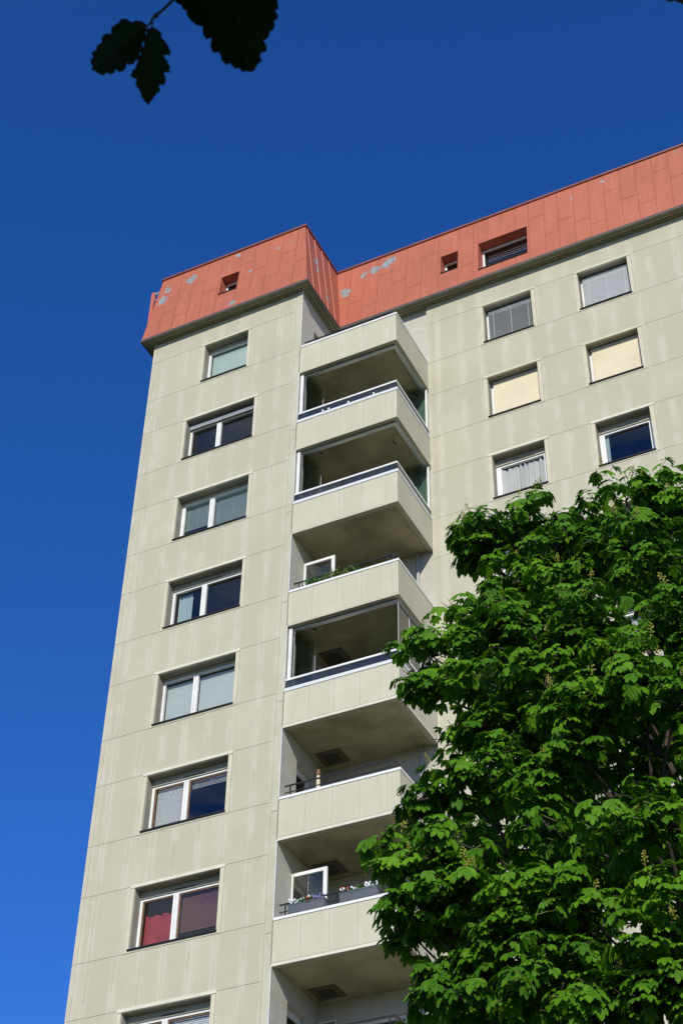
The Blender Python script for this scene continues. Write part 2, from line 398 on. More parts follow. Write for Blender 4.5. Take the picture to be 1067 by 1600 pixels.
def window(x0, x1, k, y, mull=None, wood=False, header=.05, slot=False, jamb=.06, label=None, sill=BLACK):
    """frame in the reveal; returns frame and the panes' limits"""
    zh = ZT-k*H; z0 = zh-WH; yf = y+.265
    f = MB(); J = jamb
    f.box(x0, x0+J, yf, yf+.07, z0, zh-header); f.box(x1-J, x1, yf, yf+.07, z0, zh-header)
    f.box(x0+J, x1-J, yf, yf+.07, z0, z0+.05); f.box(x0+J, x1-J, yf, yf+.07, zh-header-.05, zh-header)
    xs = [(x0+J, x1-J)]
    if mull:
        f.box(mull-.065, mull-.008, yf-.012, yf+.06, z0+.0501, zh-header-.0501); f.box(mull+.008, mull+.065, yf-.012, yf+.06, z0+.0501, zh-header-.0501)
        f.box(mull-.008, mull+.008, yf+.01, yf+.05, z0+.0501, zh-header-.0501)
        xs = [(x0+J, mull-.065), (mull+.065, x1-J)]
    win = f.build('window', WHITE, bld, bevel=.005)
    if label: win['label'] = label
    if header > .06: 
        MB().box(x0, x1, yf-.03, yf+.07, zh-header, zh-.002).build('header_box', HEAD, win, bevel=.005)
        if slot:
            c = (x0+x1)/2+.05; MB().box(c-.28, c+.28, yf-.034, yf-.028, zh-header+.03, zh-header+.055).build('vent_slot', DARK, win)
    if wood:
        g = MB()
        for a, b in xs:
            g.box(a, a+.03, yf+.02, yf+.06, z0+.08, zh-header-.08); g.box(b-.03, b, yf+.02, yf+.06, z0+.08, zh-header-.08)
            g.box(a, b, yf+.02, yf+.06, z0+.0505, z0+.08); g.box(a, b, yf+.02, yf+.06, zh-header-.08, zh-header-.0505)
        g.build('wood_lining', WOOD, win)
    for a, b in xs:
        MB().quad((a, yf+.035, z0+.05), (b, yf+.035, z0+.05), (b, yf+.035, zh-header-.05), (a, yf+.035, zh-header-.05)).build('pane', GLASS, win)
    MB().box(x0-.02, x1+.02, y-.045, y+.21, z0-.012, z0+.012).build('sill', sill, win)
    zs_ = z0; sur = MB(); lt = MB(); rv = MB(); g = .32
    sur.box(x0-.10, x0, y-.008, y+.06, zs_-.06, zh); sur.box(x1, x1+.10, y-.008, y+.06, zs_-.06, zh)
    sur.box(x0, x1, y-.006, y+.05, zs_-.06, zs_-.0125)
    sur.build('surround', TRIM, win, bevel=.004)
    MB().box(x0-.10, x1+.115, y-.02, y+.05, zh, zh+.075).build('lintel', LINT if k > 1 or y < 1 and k > 0 else TRIM, win, bevel=.004)
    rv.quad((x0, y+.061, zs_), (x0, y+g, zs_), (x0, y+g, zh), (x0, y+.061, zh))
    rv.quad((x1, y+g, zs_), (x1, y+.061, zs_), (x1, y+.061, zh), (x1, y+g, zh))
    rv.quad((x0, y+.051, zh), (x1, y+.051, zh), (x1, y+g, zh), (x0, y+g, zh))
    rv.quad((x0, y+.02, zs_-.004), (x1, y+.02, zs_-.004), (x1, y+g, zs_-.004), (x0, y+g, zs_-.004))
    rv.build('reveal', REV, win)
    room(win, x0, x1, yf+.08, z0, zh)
    return win, xs, yf, z0+.05, zh-header-.05
ML = WL+.90
# --- left facade, top to bottom
wi, xs, yf, z0, z1 = window(WL0, WR0, 0, 0, header=.09, label='top window with a grey-green roller blind')
MB().box(xs[0][0]+.02, xs[0][1]-.01, yf+.09, yf+.096, z0, z1-.03).build('roller_blind', GREENB, wi)
wi, xs, yf, z0, z1 = window(WL, WR, 1, 0, ML, header=.17, label='dark window under a grey shutter box')
MB().tube([(WL+.02, yf-.05, z1+.12), (WR-.02, yf-.05, z1+.12)], .045, 10).tube([(WL+.02, yf-.06, z1+.045), (WR-.02, yf-.06, z1+.045)], .022, 8).build('shutter_roll', ALU, wi, smooth=True)
wi, xs, yf, z0, z1 = window(WL, WR, 2, 0, ML, header=.07, jamb=.09)
hslats(wi, xs[0][0], xs[0][1], yf+.1, z0+.48, z1, SLATT, .036, 1.15); hslats(wi, xs[1][0], xs[1][1], yf+.1, z0, z1, SLATT, .036, 1.15)
wi, xs, yf, z0, z1 = window(WL, WR, 3, 0, ML, header=.16, slot=True)
curtain(wi, xs[0][0]+.05, xs[0][0]+.42, yf+.16, z0, z1, BCURT, .02, .11)
wi, xs, yf, z0, z1 = window(WL, WR, 4, 0, ML, header=.07)
vslats(wi, xs[0][0], xs[0][1], yf+.12, z0, z1-.02, SLATV); vslats(wi, xs[1][0], xs[1][1], yf+.12, z0, z1-.02, SLATV)
wi, xs, yf, z0, z1 = window(WL, WR, 5, 0, ML, wood=True, header=.17, slot=True)
hslats(wi, xs[0][0]+.03, xs[0][1]-.03, yf+.1, z0+.22, z1, SLAT, .03, 1.2); hslats(wi, xs[1][0]+.03, xs[1][1]-.03, yf+.1, z1-.2, z1, SLAT, .03, .9)
wi, xs, yf, z0, z1 = window(WL, WR, 6, 0, ML, wood=True, header=.16, slot=True, label='window with dark red curtain and maroon blind')
curtain(wi, xs[0][0]+.03, xs[0][1]-.06, yf+.15, z0, z1-.28, RCURT, .02, .12, .05); 
mb = MB(); z = z0+.3
while z < z1-.02: mb.quad((xs[1][0]+.03, yf+.10, z), (xs[1][1]-.03, yf+.10, z), (xs[1][1]-.03, yf+.115, z+.05), (xs[1][0]+.03, yf+.115, z+.05)); z += .045
mb.build('pleated_blind', MAROON, wi); curtain(wi, xs[1][1]-.42, xs[1][1]-.05, yf+.3, z0, z0+.2, RCURT, .02, .12)
wi, xs, yf, z0, z1 = window(WL, WR, 7, 0, ML, wood=True, header=.16, slot=True)
hslats(wi, xs[0][0]+.03, xs[0][1]-.03, yf+.1, z0+.3, z1, SLAT, .04); hslats(wi, xs[1][0]+.03, xs[1][1]-.03, yf+.1, z0+.1, z1, SLAT, .04, 1.2)
wi, xs, yf, z0, z1 = window(WL, WR, 8, 0, ML, header=.16); curtain(wi, xs[1][0], xs[1][1], yf+.16, z0, z1, CURT)
# --- right facade
def outblind(wi, x0, x1, yf, z0, z1):
    MB().box(x0+.015, x1-.01, yf-.05, yf-.044, z0-.03, z1+.06).build('roller_blind', CREAM, wi)
    MB().box(x0+.015, x1-.01, yf-.062, yf-.0505, z0-.03, z0+.0).build('blind_hem', ALU, wi)
    MB().box(x0, x1, yf-.075, yf-.02, z1+.06, z1+.12).build('blind_cassette', ALU, wi, bevel=.008)
for X0, X1, nm in ((A0, A1, 'a'), (B0, B1, 'b')):
    for k in range(10):
        if k == 0:
            wi, xs, yf, z0, z1 = window(X0, X1, k, D, header=.06)
            hslats(wi, X0+.07, X1-.015, yf-.05, z0-.03, z1+.02, SLAT, .037 if nm == 'a' else .034, 1.0 if nm == 'a' else 1.2)
        elif k == 1:
            wi, xs, yf, z0, z1 = window(X0, X1, k, D, header=.10, jamb=.07, label='window closed by a cream roller blind'); outblind(wi, X0+.07, X1, yf, z0, z1)
        elif k == 2:
            wi, xs, yf, z0, z1 = window(X0, X1, k, D, header=.19, slot=True, jamb=.13)
            if nm == 'a': curtain(wi, xs[0][0]+.0, xs[0][1], yf+.09, z0, z1-.03, CURT, .035, .15)
            else: curtain(wi, xs[0][0], xs[0][0]+.08, yf+.09, z0, z1, BCURT, .015, .08)
        elif k in (3, 6):
            wi, xs, yf, z0, z1 = window(X0, X1, k, D, header=.08)
            if nm == 'a': hslats(wi, xs[0][0], xs[0][1], yf+.1, z0, z1, SLAT, .04, .9)
            else: curtain(wi, xs[0][0], xs[0][0]+.5, yf+.15, z0, z1, BCURT)
        else:
            wi, xs, yf, z0, z1 = window(X0, X1, k, D, header=.16, slot=True)
            curtain(wi, xs[0][0], xs[0][0]+random.uniform(.3, 1.2), yf+.15, z0, z1, random.choice((CURT, BCURT)))

# --- balcony doors and balcony windows (in the recess)
for k in range(0, 9):
    y0, y1, z0, z1 = doors[k]
    f = MB(); x = W-.13
    f.box(x-.05, x, y0, y0+.06, z0, z1); f.box(x-.05, x, y1-.06, y1, z0, z1); f.box(x-.05, x, y0+.06, y1-.06, z1-.06, z1)
    fr = f.build('door_frame', WHITE, bld)
    MB().box(W-1.4, W-.19, y0-.2, y1+.2, z0, z1+.1).build('room_interior', ROOM, fr) if False else None
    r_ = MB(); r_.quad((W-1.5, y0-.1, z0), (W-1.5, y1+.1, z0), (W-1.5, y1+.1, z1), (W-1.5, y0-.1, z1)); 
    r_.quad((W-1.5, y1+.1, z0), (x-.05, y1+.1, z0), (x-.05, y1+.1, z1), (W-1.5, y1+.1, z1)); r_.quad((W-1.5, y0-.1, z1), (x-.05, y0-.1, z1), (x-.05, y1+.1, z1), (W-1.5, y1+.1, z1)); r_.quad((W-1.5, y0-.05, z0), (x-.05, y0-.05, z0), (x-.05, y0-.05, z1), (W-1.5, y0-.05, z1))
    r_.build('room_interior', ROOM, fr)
    d = MB(); a, b, c, e = W+.015, W+.845, z0+.02, z1-.0
    if k in (3, 6):      # leaf swung out at right angles to the side wall
        yy = y0-.01
        d.box(a, a+.05 if k == 3 else a+.03, yy-.045, yy, c, e); d.box(b-.085, b, yy-.045, yy, c, e); d.box(a+.0501, b-.0851, yy-.045, yy, e-.075, e); d.box(a+.0501, b-.0851, yy-.045, yy, c, c+.12)
        dr = d.build('balcony_door', WHITE, bld, bevel=.004); dr['label'] = 'open white framed balcony door'
        MB().quad((a+.03, yy-.02, c), (b-.08, yy-.02, c), (b-.08, yy-.02, e-.07), (a+.03, yy-.02, e-.07)).build('pane', GLASS, dr)
        MB().box(b-.055, b-.03, yy-.085, yy-.045, c+1.0, c+1.14).build('handle', BLACK, dr)
    else:
        d.box(x-.045, x-.005, y0+.061, y0+.14, c, e-.061); d.box(x-.045, x-.005, y1-.14, y1-.061, c, e-.061); d.box(x-.045, x-.005, y0+.14, y1-.14, e-.14, e-.061); d.box(x-.045, x-.005, y0+.14, y1-.14, c, c+.15)
        dr = d.build('balcony_door', WHITE, bld)
        MB().quad((x-.025, y0+.14, c), (x-.025, y1-.14, c), (x-.025, y1-.14, e-.14), (x-.025, y0+.14, e-.14)).build('pane', GLASS, dr)
    x0, x1, z0, z1 = bwin[k]; yf = YR+.08; f = MB()
    f.box(x0, x0+.07, yf, yf+.06, z0, z1); f.box(x1-.07, x1, yf, yf+.06, z0, z1); f.box(x0+.07, x1-.07, yf, yf+.06, z0, z0+.07); f.box(x0+.07, x1-.07, yf, yf+.06, z1-.07, z1)
    wn = f.build('window', WHITE, bld)
    MB().quad((x0+.07, yf+.03, z0+.07), (x1-.07, yf+.03, z0+.07), (x1-.07, yf+.03, z1-.07), (x0+.07, yf+.03, z1-.07)).build('pane', GLASS, wn)
    room(wn, x0, x1, yf+.07, z0, z1, 1.2)
    if k == 7:           # small casement standing open beside it
        c = MB(); a, b = W+.04, W+.45
        for q in ((a, a+.03, z0, z1+.1), (b-.03, b, z0, z1+.1), (a+.03, b-.03, z1+.07, z1+.1), (a+.03, b-.03, z0, z0+.03)): c.box(q[0], q[1], YR-.09, YR-.06, q[2], q[3])
        cs = c.build('casement', WHITE, bld); MB().quad((a, YR-.075, z0), (b, YR-.075, z0), (b, YR-.075, z1+.09), (a, YR-.075, z1+.09)).build('pane', GLASS, cs)

# --- balconies
XI = XR-.12
ZRL = {0: .33, 3: .37}
def railing(parent, k, zc):
    m = MB(); y = .174; x0, x1 = 4.865, 7.47; zr = ZBT-k*H+ZRL.get(k, .41); zm = zr-.17
    m.box(x0, x1, y-.014, y+.014, zr-.028, zr); m.box(x1-.028, x1, y+.014, 1.97, zr-.028, zr)
    m.box(x0, x1, y-.008, y+.008, zm-.016, zm); m.box(x1-.022, x1-.006, y+.008, 1.97, zm-.016, zm)
    for px in (5.0, 6.165, 7.33): m.box(px-.012, px+.012, y-.012, y+.012, zc-.02, zr-.028)
    for py in (.30, 1.1, 1.85): m.box(x1-.026, x1-.004, py-.012, py+.012, zc-.02, zr-.028)
    m.box(x1-.026, x1-.004, y-.012, y+.012, zc-.02, zr-.028)
    return m.build('railing', BLACK, parent)
for k in range(0, 9):
    zt, zb = ZBT-k*H, ZBB-k*H
    mb = MB(); yb = YB
    cx = [W+.004, W+.64, W+1.27, W+1.90, W+2.53, XR]
    bot = zb+(.07 if k >= 4 else .035)
    sheet(mb, [(cx[i], cx[i+1], bot, zt) for i in range(5)], [], lambda x, z: (x, yb, z), .012)
    cyy = [yb, .70, 1.37, D-.002]
    sheet(mb, [(cyy[i], cyy[i+1], bot, zt) for i in range(3)], [], lambda y_, z: (XR, y_, z), .012)
    bal = mb.build('balcony', BALC, bld, uv=True)
    sh = MB()                                     # concrete behind the cladding
    sh.box(W+.003, XR-.008, yb+.008, yb+.12, zb, zt-.002); sh.box(XR-.12, XR-.008, yb+.12, D+.08, zb, zt-.002)
    sh.build('parapet_core', CONC, bal)
    lip = MB(); lip.box(W+.003, XR+.006, yb-.006, yb+.006, zb-.002, bot-.004); lip.box(XR-.006, XR+.006, yb+.006, D-.003, zb-.002, bot-.004); lip.build('bottom_edge', TRIM if k < 4 else LINT, bal)
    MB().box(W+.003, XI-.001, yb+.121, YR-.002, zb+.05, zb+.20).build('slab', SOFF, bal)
    glz = k in (1, 2, 4)
    ch = .055
    c = MB(); z_ = zt-.03 if glz else zt-.004; c.box(W-.01 if not glz else W-.03, XR+.014, yb-.016, yb+.15, z_, zt+ch); c.box(XR-.15, XR+.014, yb+.15, D-.004, z_, zt+ch)
    c.build('parapet_cap', WHITE if not glz else simple('cap_grey_%d' % k, (.62, .64, .66), .5, var=.03), bal, bevel=.006)
    zc = zt+ch
    if glz:
        yg = .045; xg = XR-.03
        r_ = MB(); zr = zt+.315
        r_.box(W+.03, xg+.02, yg-.025, yg+.025, zr-.05, zr); r_.box(xg-.025, xg+.02, yg+.025, D-.004, zr-.05, zr); r_.build('top_rail', WHITE, bal, bevel=.004)
        g = MB()
        for a, b in ((W+.05, 6.16), (6.18, xg-.03)): g.quad((a, yg, zc-.01), (b, yg, zc-.01), (b, yg, zr-.04), (a, yg, zr-.04))
        g.quad((xg, yg+.03, zc-.01), (xg, D-.02, zc-.01), (xg, D-.02, zr-.04), (xg, yg+.03, zr-.04)); g.build('balustrade_glass', GLASSB, bal)
        MB().box(6.158, 6.182, yg-.01, yg+.01, zc, zr-.05).box(W+.03, W+.05, yg-.012, yg+.012, zc, zr-.05).box(xg-.012, xg+.012, yg-.012, yg+.012, zc, zr-.05).build('post', BLACK, bal)
        zu = zb+H                                   # soffit of the balcony above (its lower edge)
        t = MB(); t.box(W+.03, xg-.07, yg+.13, yg+.21, zu-.05, zu+.05); t.box(xg-.15, xg-.07, yg+.21, D+.02, zu-.05, zu+.05); t.build('glazing_track', ALU, bal, bevel=.005)
        t = MB(); t.box(W+.03, xg-.05, yg+.115, yg+.128, zu-.045, zu-.025); t.box(xg-.065, xg-.052, yg+.13, D, zu-.045, zu-.025); t.build('track_trim', WHITE, bal)
        t = MB(); t.box(W+.025, W+.10, yg+.04, yg+.09, zr, zu-.051); 
        if k != 4: t.box(xg-.04, xg+.01, D-.06, D-.006, zr, zu-.051)
        t.build('jamb_profile', WHITE, bal)
        zq0, zq1 = zr+.01, zu-.055
        for i in range(5):                           # folded glass leaves parked at the left end
            xx = W+.12+.028*i
            MB().quad((xx, yg+.13, zq0), (xx+.10, yg+.72, zq0), (xx+.10, yg+.72, zq1), (xx, yg+.13, zq1)).build('glass_leaf', GLASSG, bal)
        MB().box(W+.12, W+.13, yg+.125, yg+.13, zq0, zq1).box(W+.35, W+.362, yg+.72, yg+.73, zq0, zq1).build('leaf_edge', ALU, bal)
        if k != 4:
            for i in range(3):
                yy = D-.12-.03*i
                MB().quad((xg-.55, yy-.12, zq0), (xg-.02, yy, zq0), (xg-.02, yy, zq1), (xg-.55, yy-.12, zq1)).build('glass_leaf', GLASSG, bal)
        else:
            for i in range(3):
                ya, yb_ = yg+.13+i*.60, yg+.13+(i+1)*.60
                MB().quad((xg-.06, ya, zq0), (xg-.06, yb_-.01, zq0), (xg-.06, yb_-.01, zq1), (xg-.06, ya, zq1)).build('glass_leaf', GLASSG, bal)
                MB().box(xg-.066, xg-.054, ya-.008, ya+.008, zq0, zq1).build('leaf_edge', ALU, bal)
        def hook(x, y_):
            MB().tube([(x, y_, zu+.05), (x+.02, y_, zu-.02), (x+.0, y_-.12, zu-.04), (x+.02, y_-.2, zu-.02)], .012, 6).build('hook', BLACK, bal)
        if k in (2, 4): hook(5.35, .42)
        if k == 2: hook(7.2, .9)
    elif k != 8:
        railing(bal, k, zc)
    # hatch in the soffit above
    if k >= 4:
        zu = zb+H+.05
        hm = MB(); hm.box(4.95, 5.56, 1.33, 1.90, zu-.02, zu-.001); ht = hm.build('soffit_hatch', simple('hatch_%d' % k, (.11, .095, .065), .85), bal)
        MB().box(5.08, 5.42, 1.45, 1.80, zu-.03, zu-.021).build('hatch_grille', GRILLE, bal)
    if k in (0, 1):
        pass
MB().tube([(7.26, D-.0, .06), (7.26, D-.0, ZBB+.05)], .038, 10).build('drainpipe', simple('pipe_grey', (.42, .42, .40), .5), bld, smooth=True)

# --- mansard roof
SLOPE = OV+.006
def mfn(y0):                                   # front slope, v = height
    return lambda x, z: (x, y0-OV+SLOPE*(z-ZSOF)/(ZTOP-ZSOF), z)
def clipx(fn, x0, x1):
    return fn
PATCH = []
def pt(x, z, r, y=0, dx=0): PATCH.append((x, y-OV+SLOPE*(z-ZSOF)/(ZTOP-ZSOF), z, r))
def unproj(u, v, y):                            # photo pixel on the front slope
    r = ray(u, v); P = Vector((0, y-OV, ZSOF)); N = Vector((0, -(ZTOP-ZSOF), SLOPE)); t = (P-CAM).dot(N)/r.dot(N); return CAM+r*t
for (a, b, r_) in ((262, 454, .10), (255, 469, .13), (300, 437, .13), (362, 474, .08), (372, 400, .07), (392, 424, .07), (290, 462, .03), (434, 388, .035), (358, 418, .025), (454, 378, .03)):
    q = unproj(a, b, 0); PATCH.append((q.x, q.y, q.z, r_))
for (a, b, r_) in ((541, 457, .15), (568, 430, .10), (587, 421, .14), (604, 413, .14), (612, 406, .12), (938, 284, .07), (893, 310, .035), (1053, 237, .05)):
    q = unproj(a, b, D); PATCH.append((q.x, q.y, q.z, r_))
def unproj_side(u, v):                          # right-hand slope of the end block
    r = ray(u, v); P = Vector((W+OV, 0, ZSOF)); N = Vector(((ZTOP-ZSOF), 0, SLOPE)); t = (P-CAM).dot(N)/r.dot(N); return CAM+r*t
for (a, b, r_) in ((494, 409, .10), (496, 422, .08), (512, 467, .08), (512, 452, .05), (505, 440, .04)):
    q = unproj_side(a, b); PATCH.append((q.x, q.y, q.z, r_))
RED = mansard_mat()
PLAINRED = simple('red_reveal', (.46, .12, .08), .6, var=.1)
REDJ = simple('red_joint', (.27, .072, .048), .8)
HM = ZTOP-ZSOF
def hip(z): return (z-ZSOF)/HM                  # 0 bottom .. 1 top
mL = [( 2.15, 2.74, 3.30+GZ, 4.14+GZ)]; mR = [(8.21, 8.74, 3.28+GZ, 4.10+GZ), (9.37, 10.84, 2.80+GZ, 4.07+GZ)]
stag = [1.35, 1.0, .62, 1.9, 1.25, .75, 2.0, 1.45, .85, 1.75, 1.1, .55, 1.6, 1.95, .9]
def mans(cols, holes, y0, left_hip=None, right_hip=None, inner=None):
    mb = MB(); fn = mfn(y0)
    for i in range(len(cols)-1):
        zc = ZSOF+stag[i % len(stag)]
        for (z0, z1) in ((ZSOF, zc), (zc, ZTOP)):
            for (a, b, c, d) in subtract((cols[i]+.007, cols[i+1]-.007, z0+.006, z1-.006), holes):
                P = []
                for (x, z) in ((a, c), (b, c), (b, d), (a, d)):
                    t = hip(z)
                    if left_hip is not None and i == 0 and x < cols[0]+.1: x = left_hip(t)+.004
                    if right_hip is not None and i == len(cols)-2 and x > cols[-1]-.1: x = right_hip(t)-.004
                    P.append(fn(x, z))
                mb.quad(*P)
    return mb
xl = lambda t: -OV+SLOPE*t; xr = lambda t: W+OV-SLOPE*t
colsML = [-.283, .25, .70, 1.16, 1.60, 2.08, 2.76, 3.21, 3.66, 4.12, 4.60, W+OV]
# widen end seams: first column is a trapezoid
mb = mans(colsML, mL, 0, xl, xr)
roof = mb.build('mansard_roof', RED, bld)
bkm = MB()
def slab4(pts, off):                            # backing sheet pushed inwards
    bkm.quad(*[tuple(Vector(p)+Vector(off)) for p in pts])
def backing(cols, holes, y0, L_, R_):
    fn = mfn(y0)
    for (a, b, c, d) in subtract((cols[0], cols[-1], ZSOF, ZTOP), holes):
        P = []
        for (x, z) in ((a, c), (b, c), (b, d), (a, d)):
            t = hip(z)
            if x == cols[0] and L_: x = L_(t)+.003
            if x == cols[-1] and R_: x = R_(t)-.003
            P.append(fn(x, z))
        slab4(P, (0, .008, 0))
backing(colsML, mL, 0, xl, xr)
colsMR = [W+OV, 5.32, 5.77, 6.22, 6.67, 7.14, 7.62, 8.14, 8.76, 9.21, 9.65, 10.08, 10.49, 10.9, 11.37, 11.77, 12.23, 12.68, 13.13, 13.6, 14.06, 14.53, 14.99]
while colsMR[-1] < XE-.5: colsMR.append(colsMR[-1]+.46)
colsMR.append(XE)
# the right slope meets the end block along an inner valley
mb = mans(colsMR, mR, D, xr, None); mb.build('mansard_roof', RED, bld)
backing(colsMR, mR, D, lambda t: xr(t), None)
sm = MB(); ys = [-OV, .10, .55, 1.0, 1.45, D-OV]
seam = MB()
for i in range(5):
    for (za, zb_) in ((ZSOF, ZSOF+stag[(i+2) % 9]), (ZSOF+stag[(i+2) % 9], ZTOP)):
        P = []
        for (y_, z) in ((ys[i]+.007, za+.006), (ys[i+1]-.007, za+.006), (ys[i+1]-.007, zb_-.006), (ys[i]+.007, zb_-.006)):
            t = hip(z)
            yy = y_
            if i == 0 and y_ < 0: yy = -OV+SLOPE*t+.004
            if i == 4 and y_ > 1.6: yy = D-OV+SLOPE*t-.004
            P.append((xr(t), yy, z))
        sm.quad(*P)
for y_ in ys[1:-1]:
    seam.quad((xr(0), y_-.012, ZSOF), (xr(0)+.022, y_, ZSOF), (xr(1)+.022, y_, ZTOP), (xr(1), y_-.012, ZTOP)); seam.quad((xr(0)+.022, y_, ZSOF), (xr(0), y_+.012, ZSOF), (xr(1), y_+.012, ZTOP), (xr(1)+.022, y_, ZTOP))
side_roof = sm.build('mansard_roof', RED, bld); seam.build('standing_seam', RED, side_roof)
bkm.quad((xr(0)-.008, -OV, ZSOF), (xr(0)-.008, D-OV, ZSOF), (xr(1)-.008, D-OV+SLOPE, ZTOP), (xr(1)-.008, -OV+SLOPE, ZTOP))
bkm.quad((xl(0), YE, ZSOF), (xl(0), -OV+.003, ZSOF), (xl(1), -OV+SLOPE+.003, ZTOP), (xl(1), YE, ZTOP))
bkm.build('roof_backing', REDJ, roof)
lf = MB(); y_ = -OV
while y_ < YE-.5:
    a, b = y_+.007, y_+.45
    t0 = max(a, -OV); lf.quad((xl(0)-.008, b, ZSOF), (xl(0)-.008, a, ZSOF), (xl(1)-.008, max(a, -OV+SLOPE), ZTOP), (xl(1)-.008, b, ZTOP)); y_ += .46
lf.build('mansard_roof', RED, bld)
MB().quad((0, 0, ZTOP-.01), (W, 0, ZTOP-.01), (W, YE, ZTOP-.01), (0, YE, ZTOP-.01)).quad((W, D, ZTOP-.01), (XE, D, ZTOP-.01), (XE, YE, ZTOP-.01), (W, YE, ZTOP-.01)).build('flat_roof', CONC, bld)
cp = MB(); c0 = .035
cp.box(-c0, W+c0, -c0, .12, ZTOP-.012, ZTOP+.055); cp.box(W-.12, W+c0, .12, D-c0, ZTOP-.012, ZTOP+.055); cp.box(W-.12, XE, D-c0, D+.12, ZTOP-.012, ZTOP+.055); cp.box(-c0, .12, .12, YE, ZTOP-.012, ZTOP+.055)
cp.build('roof_coping', COP, bld, bevel=.006)
# eaves: fascia lip and soffit boards with open joints
ev = MB(); lip = MB(); dk = MB()
zf = ZSOF-.005
for (x0, x1, y0, y1) in ((-OV, W+OV, -OV, -.004),):
    n = 3; w_ = (y1-y0)/n
    for i in range(n): ev.box(x0, x1, y0+i*w_+.012, y0+(i+1)*w_-.008, zf-.045-.0*i, zf-.02)
    dk.box(x0+.01, x1-.01, y0+.01, y1, zf-.02, zf)
n = 3; w_ = (OV-.01)/n
for i in range(n): ev.box(W+.01+i*w_+.008, W+.01+(i+1)*w_-.012, .0, D-OV+.012, zf-.045, zf-.02)
dk.box(W+.005, W+OV-.01, -.003, D-.004, zf-.0195, zf-.0005)
w_ = OV/3
for i in range(3): ev.box(W+OV-.0, XE, D-OV+i*w_+.012, D-OV+(i+1)*w_-.012, zf-.045, zf-.02)
dk.box(W+OV+.001, XE, D-OV+.01, D-.005, zf-.0198, zf-.001)
ev.box(W+.30, XR-.001, D+.0, YR, zf-.045, zf-.02)
for i in range(3): ev.box(-OV+i*w_+.012, -OV+(i+1)*w_-.01, .0, YE, zf-.045, zf-.02)
dk.box(-OV+.01, -.004, -.003, YE, zf-.0197, zf-.0007)
lip.box(-OV-.012, W+OV+.012, -OV-.012, -OV+.010, zf-.07, zf+.03); lip.box(W+OV-.010, W+OV+.012, -OV+.0101, D-OV-.0121, zf-.07, zf+.03); lip.box(W+OV-.010, XE, D-OV-.012, D-OV+.010, zf-.07, zf+.03); lip.box(-OV-.012, -OV+.01, -OV+.0101, YE, zf-.07, zf+.03)
eo = ev.build('eaves_soffit', SOFB, bld); lip.build('eaves_edge', simple('eaves_edge', (.07, .06, .05), .6), eo); dk.build('soffit_void', DARK, eo)
# mansard windows
def mwin(x0, x1, z0, z1, y0, two=False):
    fn = mfn(y0); yb0 = fn(0, z0)[1]; yt0 = fn(0, z1)[1]; yf = max(yb0, yt0)+.30
    f = MB(); J = .055
    f.box(x0, x0+J, yf, yf+.06, z0, z1-.02); f.box(x1-J, x1, yf, yf+.06, z0, z1-.02); f.box(x0+J, x1-J, yf, yf+.06, z0, z0+.06); f.box(x0+J, x1-J, yf, yf+.06, z1-.09, z1-.02)
    if two: pass
    wn = f.build('window', WHITE, bld, bevel=.004)
    MB().quad((x0+J, yf+.03, z0+.06), (x1-J, yf+.03, z0+.06), (x1-J, yf+.03, z1-.09), (x0+J, yf+.03, z1-.09)).build('pane', GLASS, wn)
    rv = MB()
    rv.quad((x0, yb0, z0), (x0, yf, z0), (x0, yf, z1), (x0, yt0, z1)); rv.quad((x1, yf, z0), (x1, yb0, z0), (x1, yt0, z1), (x1, yf, z1))
    rv.quad((x0, yt0, z1), (x1, yt0, z1), (x1, yf, z1), (x0, yf, z1)); rv.quad((x0, yb0, z0), (x1, yb0, z0), (x1, yf, z0), (x0, yf, z0))
    rv.build('red_reveal', PLAINRED, wn)
    MB().box(x0-.0, x1+.0, yb0-.03, yb0+.03, z0-.012, z0+.008).build('sill', DARK, wn)
    room(wn, x0, x1, yf+.07, z0, z1, 1.2)
    return wn, yf
mwin(*mL[0], 0); mwin(*mR[0], D); wn, yf = mwin(*mR[1], D)
m = MB()
for i in range(4): m.box(9.50, 10.80, yf+.09, yf+.10, 3.92+GZ-.09*i-.03, 3.92+GZ-.09*i+.0)
m.build('venetian_blind', simple('bronze_slat', (.16, .12, .11), .5), wn)
# red screen panel standing off the far end of the mansard
sp = MB().box(-.535, -.42, .22, .30, 3.72+GZ, 5.12+GZ).build('screen_panel', simple('red_panel', (.50, .13, .08), .6), bld, bevel=.03)
sp['label'] = 'red panel standing off the roof end on steel brackets'
MB().box(-.42, .0, .24, .28, 5.05+GZ, 5.09+GZ).box(-.42, 0, .24, .28, 4.75+GZ, 4.78+GZ).tube([(-.40, .26, 5.06+GZ), (-.1, .26, 4.77+GZ)], .014, 6).build('bracket', ALU, sp)

